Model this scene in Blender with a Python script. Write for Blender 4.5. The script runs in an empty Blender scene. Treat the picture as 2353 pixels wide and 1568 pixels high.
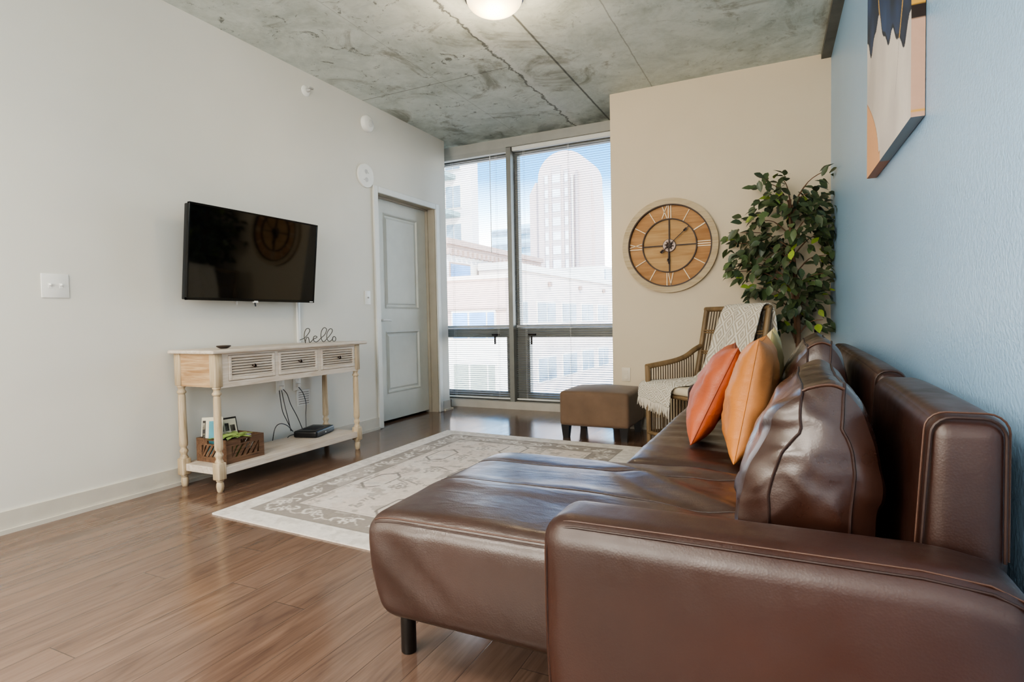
import bpy, bmesh, math, random
import numpy as np
from mathutils import Vector, Matrix, noise

random.seed(7)
rng = np.random.default_rng(7)
PI = math.pi
SC = bpy.context.scene
COL = SC.collection

# ------------------------------------------------------------------ helpers: colours, nodes, materials
def lin(c):
    c = c / 255.0
    return c / 12.92 if c <= 0.04045 else ((c + 0.055) / 1.055) ** 2.4
def rgb(r, g, b): return (lin(r), lin(g), lin(b), 1.0)

class NT:
    def __init__(s, name):
        s.m = bpy.data.materials.new(name); s.m.use_nodes = True
        s.t = s.m.node_tree; s.t.nodes.clear()
        s.out = s.n('ShaderNodeOutputMaterial')
    def n(s, typ, **kw):
        nd = s.t.nodes.new(typ)
        for k, v in kw.items(): setattr(nd, k, v)
        return nd
    def put(s, sock, v):
        if hasattr(v, 'is_linked'): s.t.links.new(v, sock)
        elif v is not None: sock.default_value = v
    def coord(s, kind='Object', scale=(1, 1, 1), rot=(0, 0, 0)):
        tc = s.n('ShaderNodeTexCoord'); mp = s.n('ShaderNodeMapping')
        s.t.links.new(tc.outputs[kind], mp.inputs['Vector'])
        mp.inputs['Scale'].default_value = scale; mp.inputs['Rotation'].default_value = rot
        return mp.outputs['Vector']
    def noise(s, vec, scale, detail=4, rough=.55, dist=0):
        nd = s.n('ShaderNodeTexNoise'); s.put(nd.inputs['Vector'], vec)
        nd.inputs['Scale'].default_value = scale; nd.inputs['Detail'].default_value = detail
        nd.inputs['Roughness'].default_value = rough; nd.inputs['Distortion'].default_value = dist
        return nd.outputs['Fac']
    def math(s, op, a, b=None, c=None, clamp=False):
        nd = s.n('ShaderNodeMath', operation=op, use_clamp=clamp)
        for i, v in enumerate((a, b, c)):
            if v is not None: s.put(nd.inputs[i], v)
        return nd.outputs[0]
    def ramp(s, fac, stops):
        nd = s.n('ShaderNodeValToRGB'); s.put(nd.inputs[0], fac)
        el = nd.color_ramp.elements
        while len(el) > 2: el.remove(el[-1])
        for i, (p, c) in enumerate(stops):
            e = el[i] if i < 2 else el.new(p)
            e.position = p; e.color = c if len(c) == 4 else (*c, 1)
        return nd.outputs[0]
    def mix(s, fac, a, b, mode='MIX'):
        nd = s.n('ShaderNodeMix', data_type='RGBA', blend_type=mode)
        s.put(nd.inputs[0], fac); s.put(nd.inputs[6], a); s.put(nd.inputs[7], b)
        return nd.outputs[2]
    def maprange(s, v, a, b, c=0., d=1.):
        nd = s.n('ShaderNodeMapRange'); s.put(nd.inputs[0], v)
        for i, x in enumerate((a, b, c, d)): nd.inputs[1 + i].default_value = x
        return nd.outputs[0]
    def xyz(s, vec):
        nd = s.n('ShaderNodeSeparateXYZ'); s.put(nd.inputs[0], vec); return nd.outputs
    def comb(s, x, y, z):
        nd = s.n('ShaderNodeCombineXYZ')
        for i, v in enumerate((x, y, z)): s.put(nd.inputs[i], v)
        return nd.outputs[0]
    def bump(s, h, strength=.3, dist=.01):
        nd = s.n('ShaderNodeBump'); s.put(nd.inputs['Height'], h)
        nd.inputs['Strength'].default_value = strength; nd.inputs['Distance'].default_value = dist
        return nd.outputs[0]
    def bsdf(s, color, rough=.5, metal=0, spec=.5, normal=None, coat=0, sheen=0, emit=None, estr=0, trans=0):
        p = s.n('ShaderNodeBsdfPrincipled')
        s.put(p.inputs['Base Color'], color); s.put(p.inputs['Roughness'], rough)
        p.inputs['Metallic'].default_value = metal; s.put(p.inputs['Specular IOR Level'], spec)
        p.inputs['Coat Weight'].default_value = coat; p.inputs['Sheen Weight'].default_value = sheen
        p.inputs['Transmission Weight'].default_value = trans
        if normal is not None: s.put(p.inputs['Normal'], normal)
        if emit is not None:
            p.inputs['Emission Color'].default_value = emit; p.inputs['Emission Strength'].default_value = estr
        s.t.links.new(p.outputs[0], s.out.inputs[0])
        return p

def M(name, c, rough=.5, metal=0, spec=.5, var=.08, vs=8, stretch=(1, 1, 1), bs=60, bstr=.0, bdist=.003, sheen=0, coat=0):
    """procedural material: noise-varied colour + optional noise bump"""
    t = NT(name); v = t.coord('Object', stretch)
    f = t.noise(v, vs)
    a = tuple(max(0, x * (1 - var * 1.6)) for x in c[:3]) + (1,)
    b = tuple(min(1, x * (1 + var * 1.6)) for x in c[:3]) + (1,)
    colr = t.ramp(f, [(.3, a), (.7, b)])
    nrm = t.bump(t.noise(v, bs, 3), bstr, bdist) if bstr else None
    t.bsdf(colr, rough, metal, spec, nrm, coat, sheen)
    return t.m

def Mleather(name, c, wrinkle=(1, 1, 1), wscale=7, wstr=.35, rough=.34, coat=0, crough=.25):
    t = NT(name); v = t.coord('Object')
    big = t.noise(v, 2.2, 4)
    colr = t.ramp(big, [(.3, tuple(x * .72 for x in c[:3])), (.72, tuple(min(1, x * 1.35) for x in c[:3]))])
    grain = t.n('ShaderNodeTexVoronoi'); grain.inputs['Scale'].default_value = 260
    t.put(grain.inputs['Vector'], v)
    vw = t.coord('Object', wrinkle)
    w = t.noise(vw, wscale, 3, .5, .8)
    h = t.math('ADD', t.math('MULTIPLY', grain.outputs['Distance'], .07), w)
    nrm = t.bump(h, wstr, .02)
    rg = t.maprange(t.noise(v, 14, 5), .3, .7, rough - .06, rough + .10)
    p_ = t.bsdf(colr, rg, 0, .75, nrm, coat)
    p_.inputs['Coat Roughness'].default_value = crough
    if coat: t.put(p_.inputs['Coat Normal'], nrm)
    return t.m

def Mwood(name, ca, cb, along='y', rough=.55, scale=1., bstr=.15, spec=.4):
    t = NT(name)
    st = {'x': (1.5, 22, 22), 'y': (22, 1.5, 22), 'z': (22, 22, 1.5)}[along]
    v = t.coord('Object', tuple(a * scale for a in st))
    f = t.noise(v, 2.2, 6, .6, 1.2)
    g = t.noise(t.coord('Object'), 3.5, 3)
    f2 = t.math('ADD', t.math('MULTIPLY', f, .75), t.math('MULTIPLY', g, .25))
    colr = t.ramp(f2, [(.32, cb), (.62, ca)])
    t.bsdf(colr, rough, 0, spec, t.bump(f, bstr, .004))
    return t.m

def Mattr(name, rough=.9, spec=.2, sheen=0, bs=300, bstr=.3, bdist=.003, var=.12):
    t = NT(name); a = t.n('ShaderNodeAttribute'); a.attribute_name = 'Col'
    v = t.coord('Object'); n1 = t.noise(v, 40, 5, .7)
    colr = t.mix(t.maprange(n1, .3, .7, 0, var * 2), a.outputs['Color'], (0.25, .23, .2, 1), 'MULTIPLY')
    t.bsdf(colr, rough, 0, spec, t.bump(t.noise(v, bs, 2), bstr, bdist), 0, sheen)
    return t.m

# ------------------------------------------------------------------ helpers: mesh building
def finish(name, bm, mat, smooth=True, angle=35):
    bmesh.ops.recalc_face_normals(bm, faces=bm.faces[:])
    me = bpy.data.meshes.new(name); bm.to_mesh(me); bm.free()
    for m in (mat if isinstance(mat, (list, tuple)) else [mat]): me.materials.append(m)
    if smooth:
        me.shade_smooth() if hasattr(me, 'shade_smooth') else None
        try: me.set_sharp_from_angle(angle=math.radians(angle))
        except Exception: pass
    return me

def root_loc(p):
    while p.parent: p = p.parent
    return p.location.copy()

def obj(name, bm, mat, parent=None, loc=None, smooth=True, angle=35, label=None):
    """bm holds WORLD coordinates; the object's origin becomes its thing's base (or loc)"""
    base = root_loc(parent) if parent else Vector(loc or (0, 0, 0))
    bmesh.ops.translate(bm, verts=bm.verts[:], vec=-base)
    o = bpy.data.objects.new(name, finish(name, bm, mat, smooth, angle)); COL.objects.link(o)
    if parent: o.parent = parent
    else: o.location = base
    if label: o['label'] = label
    return o

def thing(name, loc, label, cat, group=None):
    o = bpy.data.objects.new(name, None); COL.objects.link(o); o.location = loc
    o.empty_display_size = .1
    o['label'] = label; o['category'] = cat
    if group: o['group'] = group
    return o
def tag(o, label, cat, group=None):
    o['label'] = label; o['category'] = cat
    if group: o['group'] = group
    return o
def struct(name, bm, mat, parent=None, smooth=False, loc=None):
    o = obj(name, bm, mat, parent, loc=loc, smooth=smooth)
    if not parent: o['kind'] = 'structure'
    return o

def bx(bm, x0, x1, y0, y1, z0, z1, bev=0, seg=2):
    vs = [bm.verts.new((x, y, z)) for x in (x0, x1) for y in (y0, y1) for z in (z0, z1)]
    F = [(0, 1, 3, 2), (4, 6, 7, 5), (0, 4, 5, 1), (2, 3, 7, 6), (0, 2, 6, 4), (1, 5, 7, 3)]
    fs = [bm.faces.new([vs[i] for i in f]) for f in F]
    if bev:
        es = list({e for f in fs for e in f.edges})
        bmesh.ops.bevel(bm, geom=es, offset=bev, segments=seg, profile=.5, affect='EDGES')
    return bm
def box(*a, **k): return bx(bmesh.new(), *a, **k)

def add_xf(bm, fn, start):
    bm.verts.ensure_lookup_table()
    for v in bm.verts[start:]: v.co = fn(v.co)

def tube(bm, pts, r, n=8, closed=False, caps=True):
    pts = [Vector(p) for p in pts]; N = len(pts)
    rs = r if isinstance(r, (list, tuple)) else [r] * N
    rings = []; up = None
    for i, p in enumerate(pts):
        a = pts[(i - 1) % N] if (closed or i > 0) else p
        b = pts[(i + 1) % N] if (closed or i < N - 1) else p
        d = (b - a).normalized() if (b - a).length > 1e-9 else Vector((0, 0, 1))
        if up is None:
            up = Vector((0, 0, 1)) if abs(d.z) < .9 else Vector((1, 0, 0))
        s = d.cross(up)
        if s.length < 1e-6: s = d.orthogonal()
        s.normalize(); up = s.cross(d).normalized()
        rings.append([bm.verts.new(p + rs[i] * (math.cos(2 * PI * k / n) * s + math.sin(2 * PI * k / n) * up)) for k in range(n)])
    for i in range(N if closed else N - 1):
        A, B = rings[i], rings[(i + 1) % N]
        for k in range(n): bm.faces.new((A[k], A[(k + 1) % n], B[(k + 1) % n], B[k]))
    if caps and not closed:
        bm.faces.new(rings[0][::-1]); bm.faces.new(rings[-1])
    return bm

def lathe(bm, prof, c, n=24, axis='z'):
    rings = []
    for r, h in prof:
        ring = []
        for k in range(n):
            a = 2 * PI * k / n; x, y = r * math.cos(a), r * math.sin(a)
            p = {'z': (x, y, h), 'y': (x, h, y), 'x': (h, x, y)}[axis]
            ring.append(bm.verts.new(Vector(c) + Vector(p)))
        rings.append(ring)
    for A, B in zip(rings, rings[1:]):
        for k in range(n): bm.faces.new((A[k], A[(k + 1) % n], B[(k + 1) % n], B[k]))
    bm.faces.new(rings[0][::-1]); bm.faces.new(rings[-1])
    return bm

def smooth_path(pts, k=6, closed=False):
    P = [Vector(p) for p in pts]; N = len(P); out = []
    rng_ = range(N) if closed else range(N - 1)
    for i in rng_:
        p0 = P[(i - 1) % N] if (closed or i > 0) else P[i]
        p1 = P[i]; p2 = P[(i + 1) % N]
        p3 = P[(i + 2) % N] if (closed or i < N - 2) else p2
        for j in range(k):
            t = j / k
            out.append(.5 * ((2 * p1) + (-p0 + p2) * t + (2 * p0 - 5 * p1 + 4 * p2 - p3) * t * t + (-p0 + 3 * p1 - 3 * p2 + p3) * t ** 3))
    if not closed: out.append(P[-1])
    return out

def axis_pts(h, r, n, k=4):
    inner = [-h + r * (1 - math.cos(PI / 2 * i / k)) for i in range(k)]
    mid = [(-h + r) + (2 * h - 2 * r) * i / n for i in range(n + 1)]
    return inner + mid + [-x for x in inner[::-1]]

def softbox(x0, x1, y0, y1, z0, z1, r, n=(8, 8, 8), deform=None, k=4):
    """rounded box on a dense grid, optionally deformed: deform(p, s) with s in [-1,1]^3"""
    c = Vector(((x0 + x1) / 2, (y0 + y1) / 2, (z0 + z1) / 2))
    h = ((x1 - x0) / 2, (y1 - y0) / 2, (z1 - z0) / 2)
    ax = [axis_pts(h[i], min(r, h[i] * .98), n[i], k) for i in range(3)]
    bm = bmesh.new()
    def P(a):
        inn = [max(-(h[i] - r), min(h[i] - r, a[i])) if h[i] > r else 0 for i in range(3)]
        d = Vector([a[i] - inn[i] for i in range(3)])
        if d.length > 1e-9: d = d.normalized() * min(r, min(h))
        p = Vector(inn) + d
        s = Vector([a[i] / h[i] for i in range(3)])
        p = p + c
        return deform(p, s) if deform else p
    for d in range(3):
        u, v = [(1, 2), (0, 2), (0, 1)][d]
        for sgn in (-1, 1):
            g = []
            for a in ax[u]:
                row = []
                for b in ax[v]:
                    q = [0, 0, 0]; q[d] = sgn * h[d]; q[u] = a; q[v] = b
                    row.append(bm.verts.new(P(q)))
                g.append(row)
            for i in range(len(g) - 1):
                for j in range(len(g[0]) - 1):
                    bm.faces.new((g[i][j], g[i + 1][j], g[i + 1][j + 1], g[i][j + 1]))
    bmesh.ops.remove_doubles(bm, verts=bm.verts[:], dist=1e-5)
    return bm

def grid(nu, nv, fn):
    bm = bmesh.new()
    g = [[bm.verts.new(fn(i / (nu - 1), j / (nv - 1))) for j in range(nv)] for i in range(nu)]
    for i in range(nu - 1):
        for j in range(nv - 1):
            bm.faces.new((g[i][j], g[i + 1][j], g[i + 1][j + 1], g[i][j + 1]))
    return bm

def fbm(p, s, o=3):
    return noise.fractal(Vector(p) * s, 1.0, 2.0, o)

# ------------------------------------------------------------------ camera
cam = bpy.data.cameras.new('camera'); co = bpy.data.objects.new('camera', cam); COL.objects.link(co)
yaw, pit, rol, fpx = 4.49014067e-01, -3.72677260e-02, -1.86595960e-02, 1322.52
fwd = Vector((-math.sin(yaw) * math.cos(pit), math.cos(yaw) * math.cos(pit), math.sin(pit)))
rgt = Vector((math.cos(yaw), math.sin(yaw), 0)); upv = rgt.cross(fwd)
r2 = math.cos(rol) * rgt + math.sin(rol) * upv; u2 = -math.sin(rol) * rgt + math.cos(rol) * upv
mw = Matrix((r2, u2, -fwd)).transposed().to_4x4(); mw.translation = Vector((0, 0, .92))
co.matrix_world = mw
cam.sensor_width = 36; cam.lens = fpx * 36 / 2353; cam.clip_start = .02; cam.clip_end = 500
SC.camera = co

# ------------------------------------------------------------------ room constants
XL = -3.185; YC = 4.70; YW = 5.30; ZC = 2.757; YB = -2.2
def xr(y): return .268 + .027 * (YC - y)      # the blue wall leans out a little towards the camera

# ------------------------------------------------------------------ materials of the shell
def wall_mat(name, c, rough=.6, bstr=.12, bs=180, spec=.3, bd=.002):
    t = NT(name); v = t.coord('Object')
    f = t.noise(v, 1.3, 3)
    colr = t.ramp(f, [(.3, tuple(x * .96 for x in c[:3])), (.7, tuple(min(1, x * 1.03) for x in c[:3]))])
    t.bsdf(colr, rough, 0, spec, t.bump(t.noise(v, bs, 3, .6), bstr, bd)); return t.m
M_wl = wall_mat('wall_paint_white', rgb(226, 224, 216))
M_wf = wall_mat('wall_paint_cream', rgb(222, 207, 182))
M_wr = wall_mat('wall_paint_blue', rgb(162, 199, 234), rough=.32, bstr=.55, bs=95, spec=1.0, bd=.004)
M_trim = M('trim_paint', rgb(222, 223, 219), .45, var=.02)
M_base = M('baseboard_paint', rgb(208, 203, 192), .5, var=.03)
M_door = M('door_paint', rgb(214, 217, 212), .5, var=.02)
M_alu = M('window_aluminium', rgb(150, 150, 145), .45, metal=.3, var=.05)
M_curb = M('curb_paint', rgb(196, 190, 180), .6, var=.04)
M_white = M('white_plastic', rgb(236, 236, 232), .4, var=.02)
M_black = M('black_plastic', rgb(22, 23, 26), .35, var=.15)
M_dark = M('dark_metal', rgb(52, 42, 38), .45, metal=.6, var=.15)
M_steel = M('brushed_steel', rgb(150, 145, 140), .3, metal=1, var=.08)

def floor_mat():
    t = NT('floor_planks'); pos = t.n('ShaderNodeNewGeometry').outputs['Position']
    x, y, z = t.xyz(pos)
    W_, L_ = .128, 1.35
    row = t.math('FLOOR', t.math('DIVIDE', x, W_))
    wn = t.n('ShaderNodeTexWhiteNoise', noise_dimensions='1D'); t.put(wn.inputs['W'], row)
    ys = t.math('ADD', t.math('DIVIDE', y, L_), t.math('MULTIPLY', wn.outputs['Value'], 7.3))
    cell = t.math('FLOOR', ys)
    wn2 = t.n('ShaderNodeTexWhiteNoise', noise_dimensions='2D'); t.put(wn2.inputs['Vector'], t.comb(row, cell, 0.))
    fx = t.math('FRACT', t.math('DIVIDE', x, W_)); fy = t.math('FRACT', ys)
    ex = t.math('MINIMUM', fx, t.math('SUBTRACT', 1., fx)); ey = t.math('MINIMUM', fy, t.math('SUBTRACT', 1., fy))
    gap = t.math('MINIMUM', t.maprange(ex, 0, .014), t.maprange(ey, 0, .0016))
    off = t.math('MULTIPLY', wn2.outputs['Value'], 31.)
    gv = t.comb(t.math('ADD', t.math('MULTIPLY', x, 9.), off), t.math('MULTIPLY', y, 1.3), off)
    g1 = t.noise(gv, .9, 5, .6, 1.0)
    cath = t.noise(t.comb(t.math('ADD', t.math('MULTIPLY', x, 6.5), off), t.math('MULTIPLY', y, .95), off), 1., 2, .45)
    ring = t.math('MULTIPLY', t.math('ADD', t.math('SINE', t.math('MULTIPLY', cath, 75.)), 1.), .5)
    ring = t.math('POWER', ring, 2.2)
    gr = t.noise(t.comb(t.math('MULTIPLY', x, 95.), t.math('MULTIPLY', y, 3.2), off), 1., 4, .7)
    msk = t.maprange(t.noise(gv, .6, 3), .38, .66, .25, 1.)
    f = t.math('ADD', t.math('MULTIPLY', g1, .62), t.math('MULTIPLY', gr, .38))
    f = t.math('SUBTRACT', f, t.math('MULTIPLY', t.math('MULTIPLY', ring, msk), .12))
    c = t.ramp(f, [(.22, rgb(76, 58, 49)), (.44, rgb(112, 89, 75)), (.66, rgb(136, 111, 95))])
    c = t.mix(t.maprange(wn2.outputs['Value'], 0, 1, 0, .30), c, rgb(104, 86, 79))
    c = t.mix(t.maprange(gap, 0, 1, .75, 0), c, rgb(38, 28, 24))
    h = t.math('ADD', t.math('MULTIPLY', gap, .35), t.math('MULTIPLY', gr, .12))
    rg = t.maprange(g1, .3, .7, .11, .20)
    t.bsdf(c, rg, 0, .85, t.bump(h, .22, .002)); return t.m

def ceil_mat():
    t = NT('raw_concrete'); pos = t.n('ShaderNodeNewGeometry').outputs['Position']
    x, y, z = t.xyz(pos)
    n1 = t.noise(pos, .9, 6, .6, .3); n2 = t.noise(pos, 3.1, 8, .68, .6); n3 = t.noise(pos, 22, 6, .7)
    f = t.math('ADD', t.math('ADD', t.math('MULTIPLY', n1, .42), t.math('MULTIPLY', n2, .42)), t.math('MULTIPLY', n3, .16))
    c = t.ramp(f, [(.30, rgb(144, 150, 142)), (.44, rgb(192, 200, 193)), (.55, rgb(218, 225, 219)), (.70, rgb(236, 241, 237))])
    st = t.maprange(t.noise(pos, 1.7, 7, .7, 1.0),   .565, .66)                   # brown blotches
    c = t.mix(t.math('MULTIPLY', st, .58), c, rgb(108, 103, 84))
    pit = t.maprange(t.noise(pos, 9, 8, .80, 1.0), .585, .64)                    # small pitted scars
    lft = t.maprange(x, -1.75, -2.0)
    c = t.mix(t.math('MULTIPLY', t.math('MULTIPLY', pit, t.math('ADD', t.math('MULTIPLY', lft, .75), .25)), .75), c, rgb(92, 94, 88))
    def seam(xc, w, jag, js=9):
        xx = t.math('ADD', x, t.math('MULTIPLY', t.math('SUBTRACT', t.noise(pos, js, 6, .7), .5), jag))
        return t.maprange(t.math('ABSOLUTE', t.math('SUBTRACT', xx, xc)), w, w * .35)
    s1 = seam(-1.50, .011, .012); s2 = seam(-1.835, .014, .16); s3 = seam(-.985, .006, .02)
    lite = seam(-1.80, .045, .16); s4 = seam(-2.42, .005, .01)
    cy = t.maprange(t.math('ABSOLUTE', t.math('SUBTRACT', y, 3.84)), .007, .003)
    cy = t.math('MULTIPLY', cy, t.math('LESS_THAN', x, -1.85))
    c = t.mix(t.math('MULTIPLY', lite, .7), c, rgb(226, 230, 226))
    for s_, a in ((s1, .75), (s2, .7), (s3, .4), (cy, .45), (s4, .22)):
        c = t.mix(t.math('MULTIPLY', s_, a), c, rgb(66, 66, 60))
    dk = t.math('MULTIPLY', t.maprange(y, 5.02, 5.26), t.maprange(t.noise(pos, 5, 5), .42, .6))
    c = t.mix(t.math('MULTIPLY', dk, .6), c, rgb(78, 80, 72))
    h = t.math('ADD', t.math('SUBTRACT', t.math('MULTIPLY', n2, .5), t.math('MULTIPLY', pit, .25)), t.math('SUBTRACT', t.math('MULTIPLY', lite, .35), t.math('MULTIPLY', s1, .3)))
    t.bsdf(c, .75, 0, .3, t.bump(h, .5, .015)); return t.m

# ------------------------------------------------------------------ the setting
struct('floor', box(-4.2, 1.2, YB - .2, 5.75, -.12, 0), floor_mat())
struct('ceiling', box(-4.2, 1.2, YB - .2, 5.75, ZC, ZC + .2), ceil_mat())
b = bmesh.new()                                                   # left wall with its doorway
bx(b, XL - .25, XL, YB, 3.985, 0, ZC); bx(b, XL - .25, XL, 4.885, 5.09, 0, ZC); bx(b, XL - .25, XL, 3.985, 4.885, 2.04, ZC)
struct('wall_left', b, M_wl)
struct('wall_far', box(-1.33, 1.2, YC, 5.62, 0, ZC), M_wf)
b = bmesh.new()
P4 = [(xr(YB), YB), (1.2, YB), (1.2, YC), (xr(YC), YC)]
lo = [b.verts.new((x, y, 0)) for x, y in P4]; hi = [b.verts.new((x, y, ZC)) for x, y in P4]
b.faces.new(lo); b.faces.new(hi[::-1])
for i in range(4): b.faces.new((lo[i], lo[(i + 1) % 4], hi[(i + 1) % 4], hi[i]))
struct('wall_right', b, M_wr)
struct('wall_back', box(-4.2, 1.2, YB - .2, YB, 0, ZC), M_wl)
struct('wall_return', box(-4.2, -3.95, 4.9, 5.75, 0, ZC), M_wl)
struct('wall_outer', box(-4.2, XL - .25, 3.6, 4.9, 0, ZC), M_wl)
b = bmesh.new(); 
for z0, z1, w in ((ZC - .035, ZC, .062), ):
    vs = [(xr(YB) - w, YB), (xr(YB) + .01, YB), (xr(YC) + .01, YC), (xr(YC) - w, YC)]
    lo = [b.verts.new((x, y, z0)) for x, y in vs]; hi = [b.verts.new((x, y, z1)) for x, y in vs]
    b.faces.new(lo); b.faces.new(hi[::-1])
    for i in range(4): b.faces.new((lo[i], lo[(i + 1) % 4], hi[(i + 1) % 4], hi[i]))
struct('trim_1', b, M('dark_concrete_strip', rgb(112, 110, 103), .8, var=.15, vs=6, bstr=.2))
# baseboards with a shoe moulding
def baseboard(name, segs):
    b = bmesh.new()
    for s in segs: bx(b, *s)
    struct(name, b, M_base)
baseboard('baseboard_left', [(XL, XL + .012, YB, 3.925, 0, .10), (XL + .012, XL + .026, YB, 3.925, 0, .02),
                             (XL, XL + .012, 4.955, 5.10, 0, .10), (XL, XL + .03, 4.965, 5.11, 0, .018), (XL - .2, XL + .012, 5.09, 5.102, 0, .10)])
baseboard('baseboard_far', [(-1.33, xr(YC), YC - .012, YC, 0, .10), (-1.33, xr(YC), YC - .026, YC - .012, 0, .02)])

# door_1 in the left wall
d = bpy.data.objects.new('door_1', None); COL.objects.link(d); d.location = (XL - .1, 4.43, 0); d['kind'] = 'structure'
XD = XL - .108
b = bmesh.new()
ys = [3.99, 4.205, 4.73, 4.88]; zs = [.022, .262, .835, 1.04, 1.905, 2.03]
bx(b, XD - .045, XD - .012, ys[0], ys[3], zs[0], zs[5])
for (y0, y1, z0, z1) in ((3.99, 4.205, .022, 2.03), (4.73, 4.88, .022, 2.03), (4.205, 4.73, .022, .262), (4.205, 4.73, .835, 1.04), (4.205, 4.73, 1.905, 2.03)):
    bx(b, XD - .012, XD, y0, y1, z0, z1)
obj('door_panel', b, M_door, d, smooth=False)
for z0, z1 in ((.262, .835), (1.04, 1.905)):
    b = bmesh.new()                                               # moulded raised field
    o_ = [(4.205, z0), (4.73, z0), (4.73, z1), (4.205, z1)]
    def ringq(ins, x): return [b.verts.new((x, yy + (ins if yy < 4.4 else -ins), zz + (ins if zz == z0 else -ins))) for yy, zz in o_]
    R_ = [ringq(0, XD + .001), ringq(.012, XD + .006), ringq(.022, XD - .011), ringq(.034, XD - .011), ringq(.05, XD - .004)]
    for A, B in zip(R_, R_[1:]):
        for i in range(4): b.faces.new((A[i], A[(i + 1) % 4], B[(i + 1) % 4], B[i]))
    b.faces.new(R_[-1])
    obj('moulding', b, M_door, d, smooth=False)
b = bmesh.new()
bx(b, XD - .06, XL, 3.972, 3.992, 0, 2.05); bx(b, XD - .06, XL, 4.879, 4.898, 0, 2.05); bx(b, XD - .06, XL, 3.972, 4.898, 2.033, 2.05)
bx(b, XD + .002, XD + .03, 3.992, 4.004, 0, 2.033); bx(b, XD + .002, XD + .03, 4.866, 4.879, 0, 2.033); bx(b, XD + .002, XD + .03, 3.992, 4.879, 2.018, 2.033)
obj('door_jamb', b, M('jamb_paint', rgb(178, 170, 155), .5, var=.03), d, smooth=False)
b = bmesh.new()
bx(b, XL, XL + .018, 3.93, 3.99, 0, 2.085, bev=.004, seg=1); bx(b, XL, XL + .018, 4.882, 4.945, 0, 2.085, bev=.004, seg=1)
bx(b, XL, XL + .018, 3.99, 4.882, 2.03, 2.085, bev=.004, seg=1)
obj('door_casing', b, M_trim, d, smooth=False)
b = bmesh.new()
lathe(b, [(.026, 0), (.026, .008), (.012, .012), (.010, .05)], (XD, 4.10, .935), 16, 'x')
tube(b, [(XD + .05, 4.10, .935), (XD + .056, 4.14, .936), (XD + .054, 4.215, .932)], [.011, .010, .008], 10)
obj('door_handle', b, M_white, d)

# window_1 (narrow left bay) and window_2 (wide right bay)
def glass_mat():
    t = NT('window_glass'); tr = t.n('ShaderNodeBsdfTransparent'); gl = t.n('ShaderNodeBsdfGlossy')
    tr.inputs[0].default_value = (.95, .97, .97, 1); gl.inputs['Roughness'].default_value = .02
    fr = t.n('ShaderNodeFresnel'); fr.inputs[0].default_value = 1.35
    nz = t.noise(t.coord('Object'), .4, 1)
    mx = t.n('ShaderNodeMixShader'); t.put(mx.inputs[0], t.math('MULTIPLY', fr.outputs[0], t.maprange(nz, 0, 1, .8, 1.)))
    t.t.links.new(tr.outputs[0], mx.inputs[1]); t.t.links.new(gl.outputs[0], mx.inputs[2])
    t.t.links.new(mx.outputs[0], t.out.inputs[0]); return t.m
M_glass = glass_mat()
def window(name, x0, x1, left_bay):
    w = bpy.data.objects.new(name, None); COL.objects.link(w); w.location = ((x0 + x1) / 2, 5.42, 0); w['kind'] = 'structure'
    b = bmesh.new()
    bx(b, x0, x1, 5.40, 5.47, .735, .830, bev=.004, seg=1)            # transom
    bx(b, x0, x1, 5.40, 5.47, .075, .16, bev=.004, seg=1)             # sill rail
    bx(b, x0, x1, 5.40, 5.47, 2.60, 2.68, bev=.004, seg=1)
    s0, s1 = (.02, .075) if left_bay else (.135, .02)
    bx(b, x0, x0 + s0, 5.40, 5.47, .16, .735); bx(b, x1 - s1, x1, 5.40, 5.47, .16, .735)
    bx(b, x0, x0 + .03, 5.40, 5.47, .83, 2.60); bx(b, x1 - .03, x1, 5.40, 5.47, .83, 2.60)
    obj('window_frame', b, M_alu, w, smooth=False)
    obj('sill_strip', box(x0, x1, 5.385, 5.40, .832, .862), M_white, w, smooth=False)
    obj('pane', box(x0 + .01, x1 - .01, 5.43, 5.436, .83, 2.62), M_glass, w, smooth=False)
    obj('pane', box(x0 + s0 - .01, x1 - s1 + .01, 5.43, 5.436, .15, .745), M_glass, w, smooth=False)
    hx = (x0 + .17) if not left_bay else (x1 - .20)
    b = bmesh.new(); bx(b, hx - .04, hx + .04, 5.37, 5.40, .755, .775, bev=.004, seg=1); bx(b, hx - .008, hx + .008, 5.365, 5.38, .665, .76)
    obj('latch', b, M_dark, w, smooth=False)
window('window_1', -3.95, -2.585, True); window('window_2', -2.535, -1.33, False)
struct('trim_2', box(-2.585, -2.535, 5.30, 5.47, .0, 2.66), M_alu)                         # mullion
struct('trim_3', box(-3.95, -1.33, 5.30, 5.56, 2.665, ZC), M('header_paint', rgb(172, 172, 166), .55, var=.03))
struct('trim_4', box(-3.95, -2.585, 5.30, 5.40, 2.625, 2.665), M('header_paint_low', rgb(165, 165, 160), .55, var=.03))
struct('trim_5', box(-3.95, -1.33, 5.285, 5.62, 0, .076), M_curb)

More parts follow.
